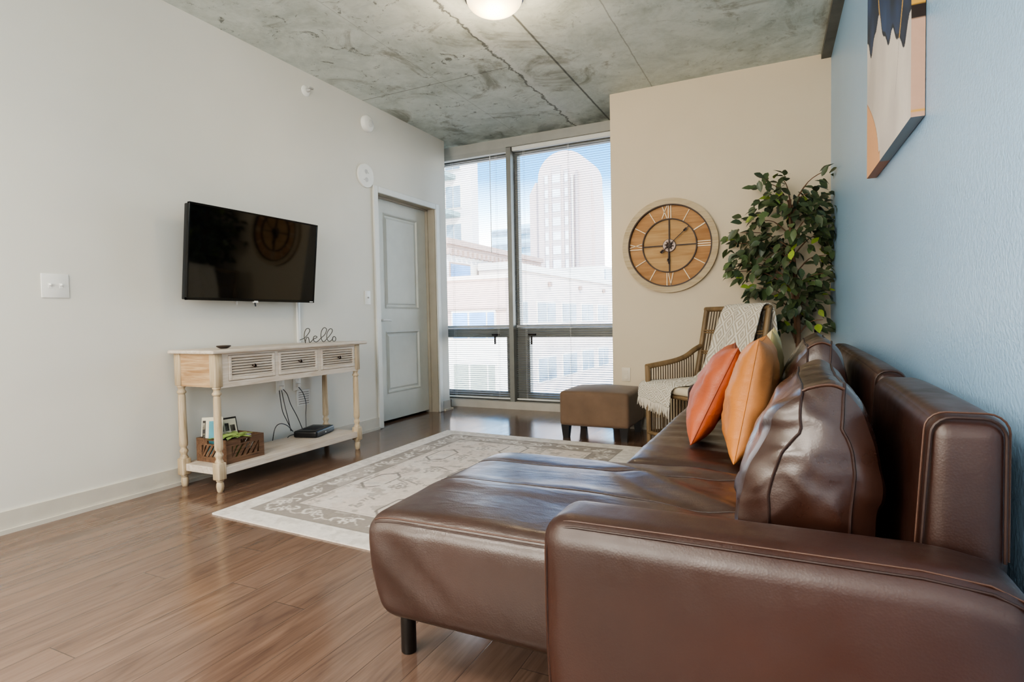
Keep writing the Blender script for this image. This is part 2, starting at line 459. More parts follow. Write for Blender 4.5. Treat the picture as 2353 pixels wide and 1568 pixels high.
# venetian blinds: open slats
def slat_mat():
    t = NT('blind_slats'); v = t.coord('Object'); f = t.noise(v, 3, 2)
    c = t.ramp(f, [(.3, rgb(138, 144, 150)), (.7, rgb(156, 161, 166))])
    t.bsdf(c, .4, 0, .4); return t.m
M_slat = slat_mat()
def blind(x0, x1, label, wand_x):
    t = thing('venetian_blind', ((x0 + x1) / 2, 5.345, .09), label, 'blind', 'white venetian blinds over the tall window')
    obj('headrail', box(x0, x1, 5.318, 5.368, 2.622, 2.664, bev=.004, seg=1), M_white, t, smooth=False)
    b = bmesh.new(); z = .128
    while z < 2.61:                                              # curved thin slats, nearly level
        prev = None
        for k in range(4):
            q = k / 3; yy = 5.333 + .025 * q; zz = z + .0022 * math.sin(PI * q) + .0035 * q
            cur = (b.verts.new((x0 + .006, yy, zz)), b.verts.new((x1 - .006, yy, zz)))
            if prev: b.faces.new((prev[0], prev[1], cur[1], cur[0]))
            prev = cur
        z += .0222
    obj('slats', b, M_slat, t)
    obj('bottom_rail', box(x0 + .004, x1 - .004, 5.333, 5.358, .092, .108, bev=.003, seg=1), M_white, t, smooth=False)
    for k in range(3):
        xx = x0 + (x1 - x0) * (.10, .5, .90)[k]
        b = bmesh.new(); tube(b, [(xx, 5.331, .10), (xx, 5.331, 2.63)], .0012, 4); tube(b, [(xx, 5.360, .10), (xx, 5.360, 2.63)], .0012, 4)
        obj('ladder_cord', b, M_white, t)
    b = bmesh.new(); tube(b, [(wand_x, 5.322, 1.62), (wand_x, 5.322, 2.62)], .004, 6); obj('tilt_wand', b, M_white, t)
blind(-3.92, -2.592, 'white venetian blind over the narrow left window bay beside the door wall', -2.78)
blind(-2.528, -1.338, 'white venetian blind over the wide right window bay with the tower view', -1.42)

# ------------------------------------------------------------------ world, lights
wd = bpy.data.worlds.new('sky'); SC.world = wd; wd.use_nodes = True
nt = wd.node_tree; nt.nodes.clear()
tc = nt.nodes.new('ShaderNodeTexCoord'); sp = nt.nodes.new('ShaderNodeSeparateXYZ'); nt.links.new(tc.outputs['Generated'], sp.inputs[0])
rp = nt.nodes.new('ShaderNodeValToRGB'); nt.links.new(sp.outputs['Z'], rp.inputs[0])
el = rp.color_ramp.elements
el[0].position = .0; el[0].color = (1, 1, 1, 1); el[1].position = 1; el[1].color = (.03, .12, .30, 1)
for p, c in ((.13, (1, 1, 1, 1)), (.185, (.36, .58, .78, 1)), (.235, (.055, .21, .42, 1)), (.33, (.03, .145, .33, 1))):
    e = el.new(p); e.color = c
bg = nt.nodes.new('ShaderNodeBackground'); nt.links.new(rp.outputs[0], bg.inputs[0]); bg.inputs[1].default_value = 4.5
wo = nt.nodes.new('ShaderNodeOutputWorld'); nt.links.new(bg.outputs[0], wo.inputs[0])

def lamp(name, kind, loc, energy, color=(1, 1, 1), size=.3, rot=(0, 0, 0), sy=None):
    l = bpy.data.lights.new(name, kind); l.energy = energy; l.color = color
    if kind == 'AREA':
        l.size = size
        if sy: l.shape = 'RECTANGLE'; l.size_y = sy
    elif kind == 'POINT': l.shadow_soft_size = size
    elif kind == 'SUN': l.angle = size
    o = bpy.data.objects.new(name, l); COL.objects.link(o); o.location = loc; o.rotation_euler = rot
    return o
s_ = lamp('sun', 'SUN', (6, -8, 20), 5.5, (1, .96, .9), .02)
s_.rotation_euler = Vector((-.50, .62, -.60)).to_track_quat('-Z', 'Y').to_euler()
lamp('overhead_fill', 'AREA', (-1.6, -.6, 2.70), 66, (1, .91, .80), 1.8, (math.radians(-18), 0, 0), 1.2)  # added unseen fill lamp behind the camera, brightens the interior from above
lamp('rear_fill', 'AREA', (-1.7, YB + .1, 1.75), 72, (1, .93, .83), 3.2, (math.radians(97), 0, 0), 1.7)  # added fill lamp before the solid back wall, flat light on room and ceiling
lamp('dome_bulb', 'POINT', (-1.50, 2.96, 2.55), 7, (1, .80, .55), .10)

cy_ = SC.cycles
cy_.max_bounces = 7; cy_.diffuse_bounces = 4; cy_.glossy_bounces = 3; cy_.transmission_bounces = 4; cy_.transparent_max_bounces = 8
cy_.use_adaptive_sampling = True; cy_.adaptive_threshold = .06; cy_.caustics_reflective = False; cy_.caustics_refractive = False
SC.view_settings.view_transform = 'AgX'
SC.view_settings.look = 'AgX - Medium High Contrast'
SC.view_settings.exposure = 1.18

# ================================================================== LEFT WALL THINGS
def onwall(bm, y, z, w, h, t=.006, bev=.003): return bx(bm, XL, XL + t, y - w / 2, y + w / 2, z - h / 2, z + h / 2, bev=bev, seg=2)
sw = thing('light_switch', (XL, 1.552, 1.065), 'double light switch with two toggles on the white wall, left of the television', 'light switch')
obj('switch_plate', onwall(bmesh.new(), 1.552, 1.123, .117, .116), M_white, sw)
for y in (1.528, 1.575):
    b = bmesh.new(); bx(b, XL + .005, XL + .008, y - .006, y + .006, 1.111, 1.136); bx(b, XL + .006, XL + .019, y - .0035, y + .0035, 1.124, 1.134, bev=.001, seg=1)
    obj('toggle', b, M_white, sw)
sw = thing('light_switch', (XL, 3.832, 1.066), 'single light switch plate right beside the door casing', 'light switch')
obj('switch_plate', onwall(bmesh.new(), 3.832, 1.125, .072, .116), M_white, sw)
b = bmesh.new(); bx(b, XL + .005, XL + .018, 3.828, 3.836, 1.120, 1.132); obj('toggle', b, M('grey_toggle', rgb(150, 150, 150), .5), sw)

sp = thing('fire_sprinkler', (XL, 3.21, 2.619), 'small white sidewall fire sprinkler high on the white wall', 'sprinkler')
obj('mounting_ring', lathe(bmesh.new(), [(.040, 0), (.040, .004), (.030, .012), (.016, .016)], (XL, 3.21, 2.619), 24, 'x'), M_white, sp)
b = bmesh.new(); lathe(b, [(.012, .014), (.012, .04), (.006, .05)], (XL, 3.21, 2.619), 12, 'x'); bx(b, XL + .045, XL + .062, 3.19, 3.23, 2.624, 2.634)
obj('nozzle', b, M('sprinkler_grey', rgb(185, 185, 182), .4, var=.05), sp)
sd = thing('smoke_detector', (XL, 3.878, 2.577), 'round white smoke detector with a raised centre near the ceiling', 'smoke detector')
obj('housing', lathe(bmesh.new(), [(.068, 0), (.068, .022), (.060, .034), (.050, .040)], (XL, 3.878, 2.577), 32, 'x'), M_white, sd)
obj('sensor_cap', lathe(bmesh.new(), [(.030, .038), (.030, .046), (.024, .050)], (XL, 3.885, 2.577), 24, 'x'), M('cap_grey', rgb(212, 212, 208), .5, var=.03), sd)
cp = thing('round_cover_plate', (XL, 3.848, 2.142), 'flat white disc plate on the wall above the door corner', 'cover plate')
obj('disc', lathe(bmesh.new(), [(.100, 0), (.100, .010), (.097, .013)], (XL, 3.848, 2.142), 40, 'x'), M_white, cp)
for y, z in ((3.848, 2.175), (3.852, 2.108)):
    obj('port', lathe(bmesh.new(), [(.020, .012), (.018, .0145)], (XL, y, z), 16, 'x'), M('port_grey', rgb(196, 196, 194), .5, var=.05), cp)
for y, z in ((3.875, 2.168), (3.822, 2.105)):
    obj('screw', lathe(bmesh.new(), [(.004, .012), (.003, .0145)], (XL, y, z), 8, 'x'), M_steel, cp)

# television on its mount
def tvx(z): return -3.072 + (z - 1.07) * .107
TY0, TY1, TZ0, TZ1 = 2.142, 3.115, 1.066, 1.614
def shear(b, y=None):
    for v in b.verts: v.co.x += (v.co.z - 1.07) * .107
    return b
tv = thing('television', (-3.1, 2.63, 1.07), 'black flat screen television tilted down on the white wall', 'television')
def tvbox(x0, x1, y0, y1, z0, z1, bev=0): return shear(box(x0, x1, y0, y1, z0, z1, bev=bev))
obj('housing', tvbox(-3.122, -3.076, TY0 + .004, TY1 - .004, TZ0 + .004, TZ1 - .004, .006), M_black, tv)
b = bmesh.new()
for a in ((TY0, TY0 + .010, TZ0, TZ1), (TY1 - .010, TY1, TZ0, TZ1), (TY0, TY1, TZ0, TZ0 + .016), (TY0, TY1, TZ1 - .010, TZ1)): bx(b, -3.09, -3.070, *a, bev=.002, seg=1)
obj('bezel', shear(b), M('glossy_bezel', rgb(14, 14, 16), .15), tv)
def screen_mat():
    t = NT('tv_screen'); f = t.noise(t.coord('Object'), 2, 2)
    c = t.ramp(f, [(.3, rgb(7, 7, 8)), (.7, rgb(10, 10, 11))]); t.bsdf(c, .05, 0, .8); return t.m
obj('screen', tvbox(-3.078, -3.0735, TY0 + .010, TY1 - .010, TZ0 + .016, TZ1 - .010), screen_mat(), tv, smooth=False)
obj('brand_mark', tvbox(-3.07, -3.0695, TY1 - .045, TY1 - .014, TZ0 + .004, TZ0 + .010), M_white, tv, smooth=False)
b = bmesh.new(); bx(b, XL + .001, XL + .02, 2.50, 2.76, 1.20, 1.42); bx(b, XL + .02, -3.105, 2.56, 2.60, 1.24, 1.40); bx(b, XL + .02, -3.105, 2.66, 2.70, 1.24, 1.40)
obj('wall_bracket', b, M_black, tv, smooth=False)
b = bmesh.new(); bx(b, -3.085, -3.07, 2.60, 2.63, 1.058, 1.07); obj('sensor_tab', b, M_white, tv, smooth=False)
b = bmesh.new(); tube(b, [(-3.09, 2.62, 1.07), (-3.088, 2.625, 1.035)], [.006, .004], 8); obj('pull_tab', b, M_black, tv)
b = bmesh.new(); tube(b, [(-3.10, 2.49, 1.075), (-3.10, 2.49, 1.045)], .006, 8); obj('pull_tab', b, M_steel, tv)
tag(obj('cable_cover', box(XL, XL + .014, 3.052, 3.078, .60, 1.20, bev=.003), M_white, loc=(XL, 3.065, .6)),
    'slim white vertical cable cover on the wall below the television', 'cable cover')

# ================================================================== CONSOLE TABLE
WA, WB = rgb(222, 213, 203), rgb(194, 177, 158)
M_wood_y = Mwood('washed_wood_long', WA, WB, 'y', bstr=.05); M_wood_z = Mwood('washed_wood_upright', rgb(210, 193, 166), rgb(160, 136, 104), 'z')
M_wood_x = Mwood('washed_wood_end', rgb(206, 178, 142), rgb(160, 122, 84), 'x')
ct = thing('console_table', (-2.97, 2.69, 0), 'whitewashed wooden console table with louvred drawers and turned legs', 'console table')
obj('table_top', softbox(-3.166, -2.782, 2.078, 3.338, .762, .783, .009, (4, 8, 1), k=3), M_wood_y, ct)
b = bmesh.new()
bx(b, -2.84, -2.806, 2.14, 3.235, .573, .606); bx(b, -2.84, -2.806, 2.14, 3.235, .750, .762)
for y0, y1 in ((2.14, 2.190), (2.512, 2.537), (2.862, 2.888), (3.217, 3.235)): bx(b, -2.84, -2.806, y0, y1, .606, .750)
obj('front_apron', b, M_wood_y, ct, smooth=False)
for y0, nm in ((2.112, 'side_apron'), (3.25, 'side_apron')):
    obj(nm, box(-3.12, -2.83, y0, y0 + .016, .578, .762), M_wood_x, ct, smooth=False)
obj('back_apron', box(-3.135, -3.12, 2.14, 3.235, .573, .762), M_wood_y, ct, smooth=False)
obj('lower_shelf', box(-3.145, -2.803, 2.118, 3.258, .092, .133, bev=.003), M_wood_y, ct, smooth=False)
for (y0, y1) in ((2.192, 2.510), (2.539, 2.860), (2.890, 3.215)):
    b = bmesh.new()
    z0, z1 = .608, .748; fy = .018; fz = .020
    bx(b, -2.90, -2.828, y0 + .004, y1 - .004, z0, z1)
    for a in ((y0, y0 + fy, z0, z1), (y1 - fy, y1, z0, z1), (y0 + fy, y1 - fy, z0, z0 + fz), (y0 + fy, y1 - fy, z1 - fz + .006, z1)):
        bx(b, -2.826, -2.803, *a, bev=.002, seg=1)
    n = 7; zz0 = z0 + fz; step = (z1 - fz + .006 - zz0) / n
    for k in range(n):                                            # tilted louvres
        za = zz0 + k * step
        q = [(-2.8035, za + .001), (-2.8035, za + .004), (-2.818, za + step - .0005), (-2.820, za + step - .004)]
        A = [b.verts.new((x, y0 + fy, z)) for x, z in q]; B = [b.verts.new((x, y1 - fy, z)) for x, z in q]
        for i in range(4): b.faces.new((A[i], A[(i + 1) % 4], B[(i + 1) % 4], B[i]))
    dr = obj('drawer', b, M_wood_y, ct, smooth=False)
    yk = (y0 + y1) / 2
    obj('knob', lathe(bmesh.new(), [(.004, 0), (.0045, .008), (.010, .018), (.0115, .024), (.009, .028), (.003, .030)], (-2.810, yk, .682), 16, 'x'),
        M('knob_metal', rgb(70, 62, 58), .25, metal=.9, var=.1), dr, label='small dark metal cone knob')
def leg(xc, yc):
    b = bmesh.new(); h = .024
    bx(b, xc - h, xc + h, yc - h, yc + h, .580, .762, bev=.003, seg=1)
    prof = [(.021, .580), (.023, .572), (.018, .566), (.017, .556), (.024, .545), (.024, .538), (.016, .530), (.0185, .522), (.0195, .50),
            (.0205, .40), (.0215, .31), (.0225, .25), (.0215, .235), (.015, .226), (.016, .218), (.022, .208), (.0225, .200), (.017, .188), (.0165, .180), (.023, .168), (.023, .163)]
    lathe(b, prof[::-1], (xc, yc, 0), 20)
    bx(b, xc - h - .002, xc + h + .002, yc - h - .002, yc + h + .002, .067, .163, bev=.006, seg=2)
    lathe(b, [(.013, 0), (.017, .006), (.0205, .03), (.019, .048), (.015, .054), (.020, .060), (.020, .068)], (xc, yc, 0), 20)
    obj('leg', b, M_wood_z, ct, angle=50)
for x in (-2.826, -3.122):
    for y in (2.126, 3.248): leg(x, y)

# things on the console
pts = [(305,525),(400,480),(452,432),(520,335),(534,275),(505,242),(455,258),(418,335),(404,450),(418,540),(428,598),(428,560),(448,482),(482,455),(508,492),(520,578),(552,572),(615,505),(690,468),(696,440),(658,426),(622,450),(612,510),(640,560),(690,570),(760,515),(800,470),(885,395),(932,300),(935,240),(895,211),(850,238),(810,315),(795,420),(810,510),(850,568),(892,548),(940,492),(1000,428),(1070,330),(1088,270),(1052,233),(1000,262),(950,350),(938,450),(955,520),(1000,562),(1050,535),(1085,492),(1100,448),(1133,432),(1165,468),(1160,528),(1122,560),(1090,540),(1082,492),(1098,450),(1133,432)]
w3 = [(-3.0, 2.905 + (cx - 313.6) * .000399, .7845 + max(0, ((599 - .0564 * (cx - 425)) - cy)) * .000284) for cx, cy in pts]
tag(obj('word_sign', tube(bmesh.new(), smooth_path(w3, 5), .0026, 8), M('sign_wire', rgb(84, 80, 70), .4, metal=.5, var=.1), loc=(-3.0, 3.07, .783)),
    "thin dark wire script sign reading 'hello' standing on the console table", 'sign')
b = bmesh.new(); lathe(b, [(.016, 0), (.030, .006), (.040, .014), (.036, .018), (.012, .020)], (0, 0, 0), 24)
for v in b.verts: v.co = Vector((v.co.x * .75 - 2.95, v.co.y * 1.15 + 2.275, v.co.z + .7832))
tag(obj('remote_control', b, M('dark_remote', rgb(70, 58, 50), .35, var=.15), loc=(-2.95, 2.275, .783)), 'small dark oval remote lying at the left end of the console top', 'remote')

# slatted wooden crate
M_crate = Mwood('crate_wood', rgb(128, 98, 76), rgb(72, 52, 40), 'y', .7, 1.4, .3)
cr = thing('wooden_crate', (-2.975, 2.325, .134), 'rustic brown wooden crate with diagonal slots on the console shelf', 'crate')
CX0, CX1, CY0, CY1, CZ0, CZ1 = -3.105, -2.850, 2.192, 2.448, .1335, .268
def slotted(axis, c, a0, a1, inner):
    """a crate side: frame rails and diagonal slats leaving open slots"""
    b = bmesh.new(); th = .011 * inner
    def B(p0, p1, z0, z1):
        lo_, hi_ = sorted((c, c + th))
        if axis == 'x': bx(b, lo_, hi_, p0, p1, z0, z1)
        else: bx(b, p0, p1, lo_, hi_, z0, z1)
    B(a0, a1, CZ0, CZ0 + .030)
    B(a0, a0 + .034, CZ0 + .030, CZ1); B(a1 - .034, a1, CZ0 + .030, CZ1)
    m = (a0 + a1) / 2
    B(a0 + .034, a1 - .034, CZ1 - .038, CZ1 - .030); B(a0 + .034, m - .034, CZ1 - .030, CZ1); B(m + .034, a1 - .034, CZ1 - .030, CZ1); B(m - .034, m + .034, CZ1 - .010, CZ1)
    s0, s1 = a0 + .034, a1 - .034; zA, zB = CZ0 + .030, CZ1 - .038
    n = 5; p = (s1 - s0) / n
    for k in range(-2, n + 1):
        q0 = s0 + k * p
        poly = [(q0, zA), (q0 + p * .52, zA), (q0 + p * .52 + (zB - zA) * .75, zB), (q0 + (zB - zA) * .75, zB)]
        poly = [(min(max(u, s0), s1), z) for u, z in poly]
        if max(u for u, z in poly) - min(u for u, z in poly) < .004: continue
        A = []; Bv = []
        for u, z in poly:
            for lst, cc in ((A, c + th * .1), (Bv, c + th * .9)):
                lst.append(b.verts.new((cc, u, z) if axis == 'x' else (u, cc, z)))
        b.faces.new(A); b.faces.new(Bv[::-1])
        for i in range(4): b.faces.new((A[i], Bv[i], Bv[(i + 1) % 4], A[(i + 1) % 4]))
    bmesh.ops.dissolve_degenerate(b, edges=b.edges[:], dist=1e-5)
    return b
obj('side_panel', slotted('x', CX1, CY0, CY1, -1), M_crate, cr, smooth=False)
obj('side_panel', slotted('x', CX0, CY0, CY1, 1), M_crate, cr, smooth=False)
obj('end_panel', slotted('y', CY0, CX0 + .011, CX1 - .011, 1), M_crate, cr, smooth=False)
obj('end_panel', slotted('y', CY1, CX0 + .011, CX1 - .011, -1), M_crate, cr, smooth=False)
obj('bottom_board', box(CX0 + .011, CX1 - .011, CY0 + .011, CY1 - .011, CZ0, CZ0 + .008), M_crate, cr, smooth=False)

# flat-lying leaning books / boxes in the crate
def slab(cx, cy, cz, w, h, t, lean, yaw_):
    b = box(-t / 2, t / 2, -w / 2, w / 2, 0, h, bev=.002, seg=1)
    R_ = Matrix.Rotation(yaw_, 4, 'Z') @ Matrix.Rotation(lean, 4, 'Y')
    bmesh.ops.transform(b, matrix=Matrix.Translation((cx, cy, cz)) @ R_, verts=b.verts[:]); return b, Matrix.Translation((cx, cy, cz)) @ R_
def book(loc, w, h, t, lean, yaw_, cover, label, stripes):
    k = thing('book', loc, label, 'book', 'books leaning in the crate')
    b, mx = slab(*loc, w, h, t, lean, yaw_); obj('cover', b, cover, k)
    for (y0, y1, z0, z1, m) in stripes:
        b = box(t / 2 - .0005, t / 2 + .0012, -w / 2 + y0 * w, -w / 2 + y1 * w, z0 * h, z1 * h)
        bmesh.ops.transform(b, matrix=mx, verts=b.verts[:]); obj('cover_print', b, m, k, smooth=False)
M_cream = M('paper_cream', rgb(226, 220, 200), .7, var=.06); M_teal = M('print_teal', rgb(88, 160, 178), .6, var=.1); M_ink = M('print_ink', rgb(40, 34, 30), .6)
book((-3.045, 2.240, .146), .115, .235, .012, -.24, -.90, M_cream, 'cream and teal covered book standing at the left of the crate',
     [(.06, .20, .08, .92, M_ink), (.22, .34, .06, .94, M_cream), (.36, .62, .08, .90, M_teal), (.08, .18, .70, .86, M_cream), (.08, .18, .45, .60, M_cream), (.08, .18, .2, .35, M_cream)])
book((-3.040, 2.372, .146), .125, .215, .012, -.25, -.15, M('cover_black', rgb(36, 32, 30), .5), 'black bordered pale book at the back of the crate',
     [(.06, .94, .55, .95, M_cream), (.10, .30, .62, .80, M_ink), (.36, .56, .62, .84, M_ink), (.62, .86, .60, .78, M_ink)])
M_leafs = M('pale_leaf', rgb(166, 192, 112), .45, var=.3, vs=18)
pl = thing('artificial_plant', (-2.95, 2.32, .15), 'pale green strappy leafed plant spilling over the crate rim', 'plant')
b = bmesh.new(); rr = random.Random(3)
for k in range(38):
    a = rr.uniform(0, 2 * PI); L = rr.uniform(.07, .135); w = rr.uniform(.012, .020); zc = .262 + rr.uniform(0, .035)
    base = Vector((-2.945 + rr.uniform(-.035, .03), 2.315 + rr.uniform(-.07, .05), zc - .04)); dr = Vector((math.cos(a), math.sin(a), 0)); sd_ = Vector((-dr.y, dr.x, 0)); prev = None
    for i in range(7):
        q = i / 6; p = base + dr * L * q + Vector((0, 0, .095 * q - .105 * q * q * (.6 + L * 6)))
        p.z = max(p.z, .277 if p.x > -2.872 else .272)
        ww = w * math.sin(PI * min(1, .12 + q * .9)) * .9 + .001
        cur = (b.verts.new(p - sd_ * ww), b.verts.new(p + Vector((0, 0, -.003))), b.verts.new(p + sd_ * ww))
        if prev: b.faces.new((prev[0], prev[1], cur[1], cur[0])); b.faces.new((prev[1], prev[2], cur[2], cur[1]))
        prev = cur
obj('foliage', b, M_leafs, pl)
b = bmesh.new(); lathe(b, [(.028, .1425), (.036, .20), (.036, .215)], (-2.945, 2.325, 0), 16); obj('stem_base', b, M('stem_green', rgb(110, 130, 70), .6), pl)

# router with its cables
rt = thing('router', (-3.045, 3.03, .134), 'flat black router with wires on the right end of the console shelf', 'router')
def rtf(p, s=None):
    ang = .29; x, y = p.x + 3.04, p.y - 3.035
    return Vector((-3.04 + x * math.cos(ang) - y * math.sin(ang), 3.035 + x * math.sin(ang) + y * math.cos(ang), p.z))
obj('housing', softbox(-3.115, -2.945, 2.90, 3.17, .1345, .180, .012, (4, 4, 2), lambda p, s: rtf(p), 3), M_black, rt)
obj('front_panel', softbox(-2.945, -2.941, 2.915, 3.155, .142, .172, .0018, (1, 2, 1), lambda p, s: rtf(p), 2), M('router_grey', rgb(60, 66, 72), .3), rt)
b = bmesh.new(); b = softbox(-3.085, -2.985, 2.97, 3.09, .1795, .183, .0015, (2, 2, 1), lambda p, s: rtf(p), 2); obj('top_grille', b, M('router_grille', rgb(34, 36, 40), .6, bs=200, bstr=.5), rt)
obj('status_light', softbox(-2.9412, -2.9395, 3.02, 3.034, .151, .158, .0006, (1, 1, 1), lambda p, s: rtf(p), 1), M_white, rt)
for c_ in ([(-3.09, 2.985, .178), (-3.10, 2.95, .27), (-3.12, 2.915, .36), (-3.14, 2.905, .43), (-3.172, 2.90, .465)],
           [(-3.08, 3.01, .178), (-3.09, 3.02, .27), (-3.11, 3.045, .35), (-3.14, 3.05, .42), (-3.172, 3.04, .465)],
           [(-3.10, 2.90, .178), (-3.11, 2.87, .25), (-3.13, 2.855, .31), (-3.14, 2.85, .37), (-3.17, 2.865, .46)],
           [(-3.105, 2.895, .178), (-3.115, 2.885, .26), (-3.14, 2.88, .36), (-3.17, 2.885, .46)],
           [(-3.09, 2.90, .175), (-3.09, 2.85, .225), (-3.10, 2.80, .245), (-3.11, 2.765, .22), (-3.12, 2.75, .138)],
           [(-3.06, 2.93, .155), (-3.07, 2.885, .158), (-3.09, 2.865, .15), (-3.10, 2.86, .138)]):
    b = bmesh.new(); tube(b, smooth_path(c_, 5), .0028, 6); obj('cable', b, M_black, rt)
def outlet(loc, face, label, cat='outlet', group=None, m=M_white, plugs=False):
    o = thing('wall_outlet', loc, label, cat, group); x, y, z = loc
    b = bmesh.new()
    if face == 'x': bx(b, x, x + .006, y - .036, y + .036, z - .058, z + .058, bev=.002)
    else: bx(b, x - .036, x + .036, y - .006, y, z - .058, z + .058, bev=.002)
    obj('cover_plate', b, m, o)
    for dz in (-.021, .021):
        b = bmesh.new()
        if face == 'x': bx(b, x + .005, x + .0075, y - .016, y + .016, z + dz - .014, z + dz + .014, bev=.001, seg=1)
        else: bx(b, x - .016, x + .016, y - .0075, y - .005, z + dz - .014, z + dz + .014, bev=.001, seg=1)
        sk = obj('socket', b, m, o)
    if plugs:
        for dz in (-.021,):
            obj('plug', box(x + .007, x + .03, y - .014, y + .014, z + dz - .013, z + dz + .013, bev=.003, seg=1), M_white, o)
outlet((XL, 2.885, .50), 'x', 'white wall outlet behind the console, the left of the pair', plugs=True)
outlet((XL, 3.035, .50), 'x', 'white wall outlet behind the console, beside the cable cover', plugs=True)
outlet((-1.218, YC, .446), 'y', 'cream wall outlet low on the clock wall above the ottoman', m=M('cream_plastic', rgb(226, 214, 194), .4, var=.02))
vt = thing('wall_vent', (XL, 3.09, .33), 'small louvred vent on the white wall behind the router', 'wallplate')
obj('frame', box(XL, XL + .006, 3.03, 3.155, .325, .44, bev=.002), M_white, vt)
b = bmesh.new()
for k in range(6): bx(b, XL + .005, XL + .009, 3.045, 3.14, .338 + k * .0165, .341 + k * .0165)  # row of thin dark horizontal bars across the white plate
obj('bars', b, M('bar_dark', rgb(110, 100, 96), .6), vt, smooth=False)

# ================================================================== RUG
def rug():
    NL, NR, FR, FL = Vector((-2.527, 1.851, 0)), Vector((-.93, 1.775, 0)), Vector((-.905, 4.0, 0)), Vector((-2.57, 4.059, 0))
    nu, nv = 330, 450; WX, WY = 1.62, 2.21
    u = np.linspace(0, 1, nu)[:, None] * np.ones((1, nv)); v = np.ones((nu, 1)) * np.linspace(0, 1, nv)[None, :]
    X = u * WX; Y = v * WY
    d = np.minimum(np.minimum(X, WX - X), np.minimum(Y, WY - Y))
    def nz(sx, sy, seed, o=4):
        out = np.zeros_like(X); r_ = np.random.default_rng(seed); amp = 1; tot = 0
        for k in range(o):
            gx, gy = int(WX * sx * 2 ** k) + 3, int(WY * sy * 2 ** k) + 3
            g = r_.random((gx, gy)); fx = X * sx * 2 ** k; fy = Y * sy * 2 ** k
            i = fx.astype(int); j = fy.astype(int); a = fx - i; c = fy - j; a = a * a * (3 - 2 * a); c = c * c * (3 - 2 * c)
            out += amp * ((g[i, j] * (1 - a) + g[i + 1, j] * a) * (1 - c) + (g[i, j + 1] * (1 - a) + g[i + 1, j + 1] * a) * c); tot += amp; amp *= .6
        return out / tot
    cream = np.array(rgb(236, 225, 216)[:3]); pink = np.array(rgb(232, 217, 207)[:3]); gray = np.array(rgb(160, 149, 140)[:3]); dk = np.array(rgb(116, 106, 98)[:3]); white = np.array(rgb(243, 236, 229)[:3])
    n1 = nz(7, 7, 1); n2 = nz(22, 22, 2, 3); n3 = nz(14, 14, 5, 3)
    C = np.zeros((nu, nv, 3))
    def setm(mask, col, a=1.):
        m = (mask * a)[..., None] if mask.dtype != bool else (mask.astype(float) * a)[..., None]
        C[:] = C * (1 - m) + col * m
    C[:] = cream
    setm(d < .125, white); setm((d < .125) & (n2 > .57), gray, .22)
    setm((d > .125) & (d < .29), gray); setm((d > .125) & (d < .29) & (n1 > .58), cream, .35)
    # scrolls in the border: s runs along the edge, e across the band
    horiz = np.minimum(Y, WY - Y) < np.minimum(X, WX - X)
    s = np.where(horiz, X, Y); e = d - .2075; per = .215
    ss = np.mod(s + .05, per) - per / 2; kk = np.floor((s + .05) / per); sg = np.where(np.mod(kk, 2) == 0, 1, -1)
    band = (d > .13) & (d < .285)
    for (cs, ce, r0, w_) in ((-.055, .018, .030, .008), (.048, -.020, .026, .007), (.0, .03, .018, .006)):
        rr_ = np.hypot(ss - cs, e - ce * sg); an = np.arctan2(e - ce * sg, ss - cs)
        setm(band & (np.abs(rr_ - r0 * (1 + .15 * np.sin(3 * an))) < w_) & (n3 > .34) & (np.sin(an * 1 + kk * 2) > -.75), white, .85)
    rr_ = np.hypot(ss - .004, e); an = np.arctan2(e, ss)
    setm(band & (rr_ < .021 * (1 + .3 * np.cos(5 * an))), white, .8); setm(band & (rr_ < .008), gray)
    vine = np.abs(e - .035 * np.sin(2 * PI * s / per)) < .005
    setm(band & vine & (n3 > .4), cream, .7)
    for dd, w_ in ((.126, .004), (.288, .004), (.312, .003)): setm(np.abs(d - dd) < w_, dk, .55)
    inner = d > .30
    setm(inner, pink, .55); setm(inner & (n1 > .56), white, .5); setm(inner & (n2 > .60) & (n3 > .45), gray, .55)
    # medallions: elongated hexagon outlines with inner speckle, flowers between them
    def P2(x, y): return X - x, Y - y
    for row, mx in enumerate((.42, .81, 1.20)):
        for k in range(4):
            my = (.80, 1.46, .14, 2.12)[k] if row % 2 == 0 else (.46, 1.12, 1.78, -1)[k]
            if my < .36 or my > 1.86: continue
            a, b_ = P2(mx, my); hexd = np.maximum(np.abs(a) / .072, (np.abs(b_) + np.abs(a) * .9) / .155)
            setm(inner & (np.abs(hexd - 1) < .07) & (n3 > .3), dk, .8); setm(inner & (hexd < .9) & (n2 > .52), white, .5)
            for sgn in (-1, 1):
                setm(inner & (np.abs(b_ - sgn * .17) < .008) & (np.abs(a) < .04), gray, .7)
        for k in range(6):
            fy = .42 + k * .33 + (.16 if row % 2 else 0.); fx = mx + .17
            a, b_ = P2(fx, fy); r_ = np.hypot(a * 1.3, b_); an = np.arctan2(b_, a)
            setm(inner & (np.abs(r_ - .045 * (1 + .25 * np.cos(6 * an))) < .010) & (n3 > .38), gray, .8)
            setm(inner & (r_ < .018), dk, .6)
            for q in range(5):
                aa, bb = a + .055 - q * .026, b_ - .085 + .012 * math.sin(q * 2)
                setm(inner & (np.abs(bb + .4 * aa) < .006) & (np.abs(aa) < .035) & (n3 > .35), gray, .75)
    C *= (.93 + .16 * (nz(30, 30, 9, 2)[..., None] - .5))
    def fn(a, c):
        p = (NL * (1 - a) + NR * a) * (1 - c) + (FL * (1 - a) + FR * a) * c
        p.z = .008; return p
    b = grid(nu, nv, fn)
    b.verts.ensure_lookup_table()
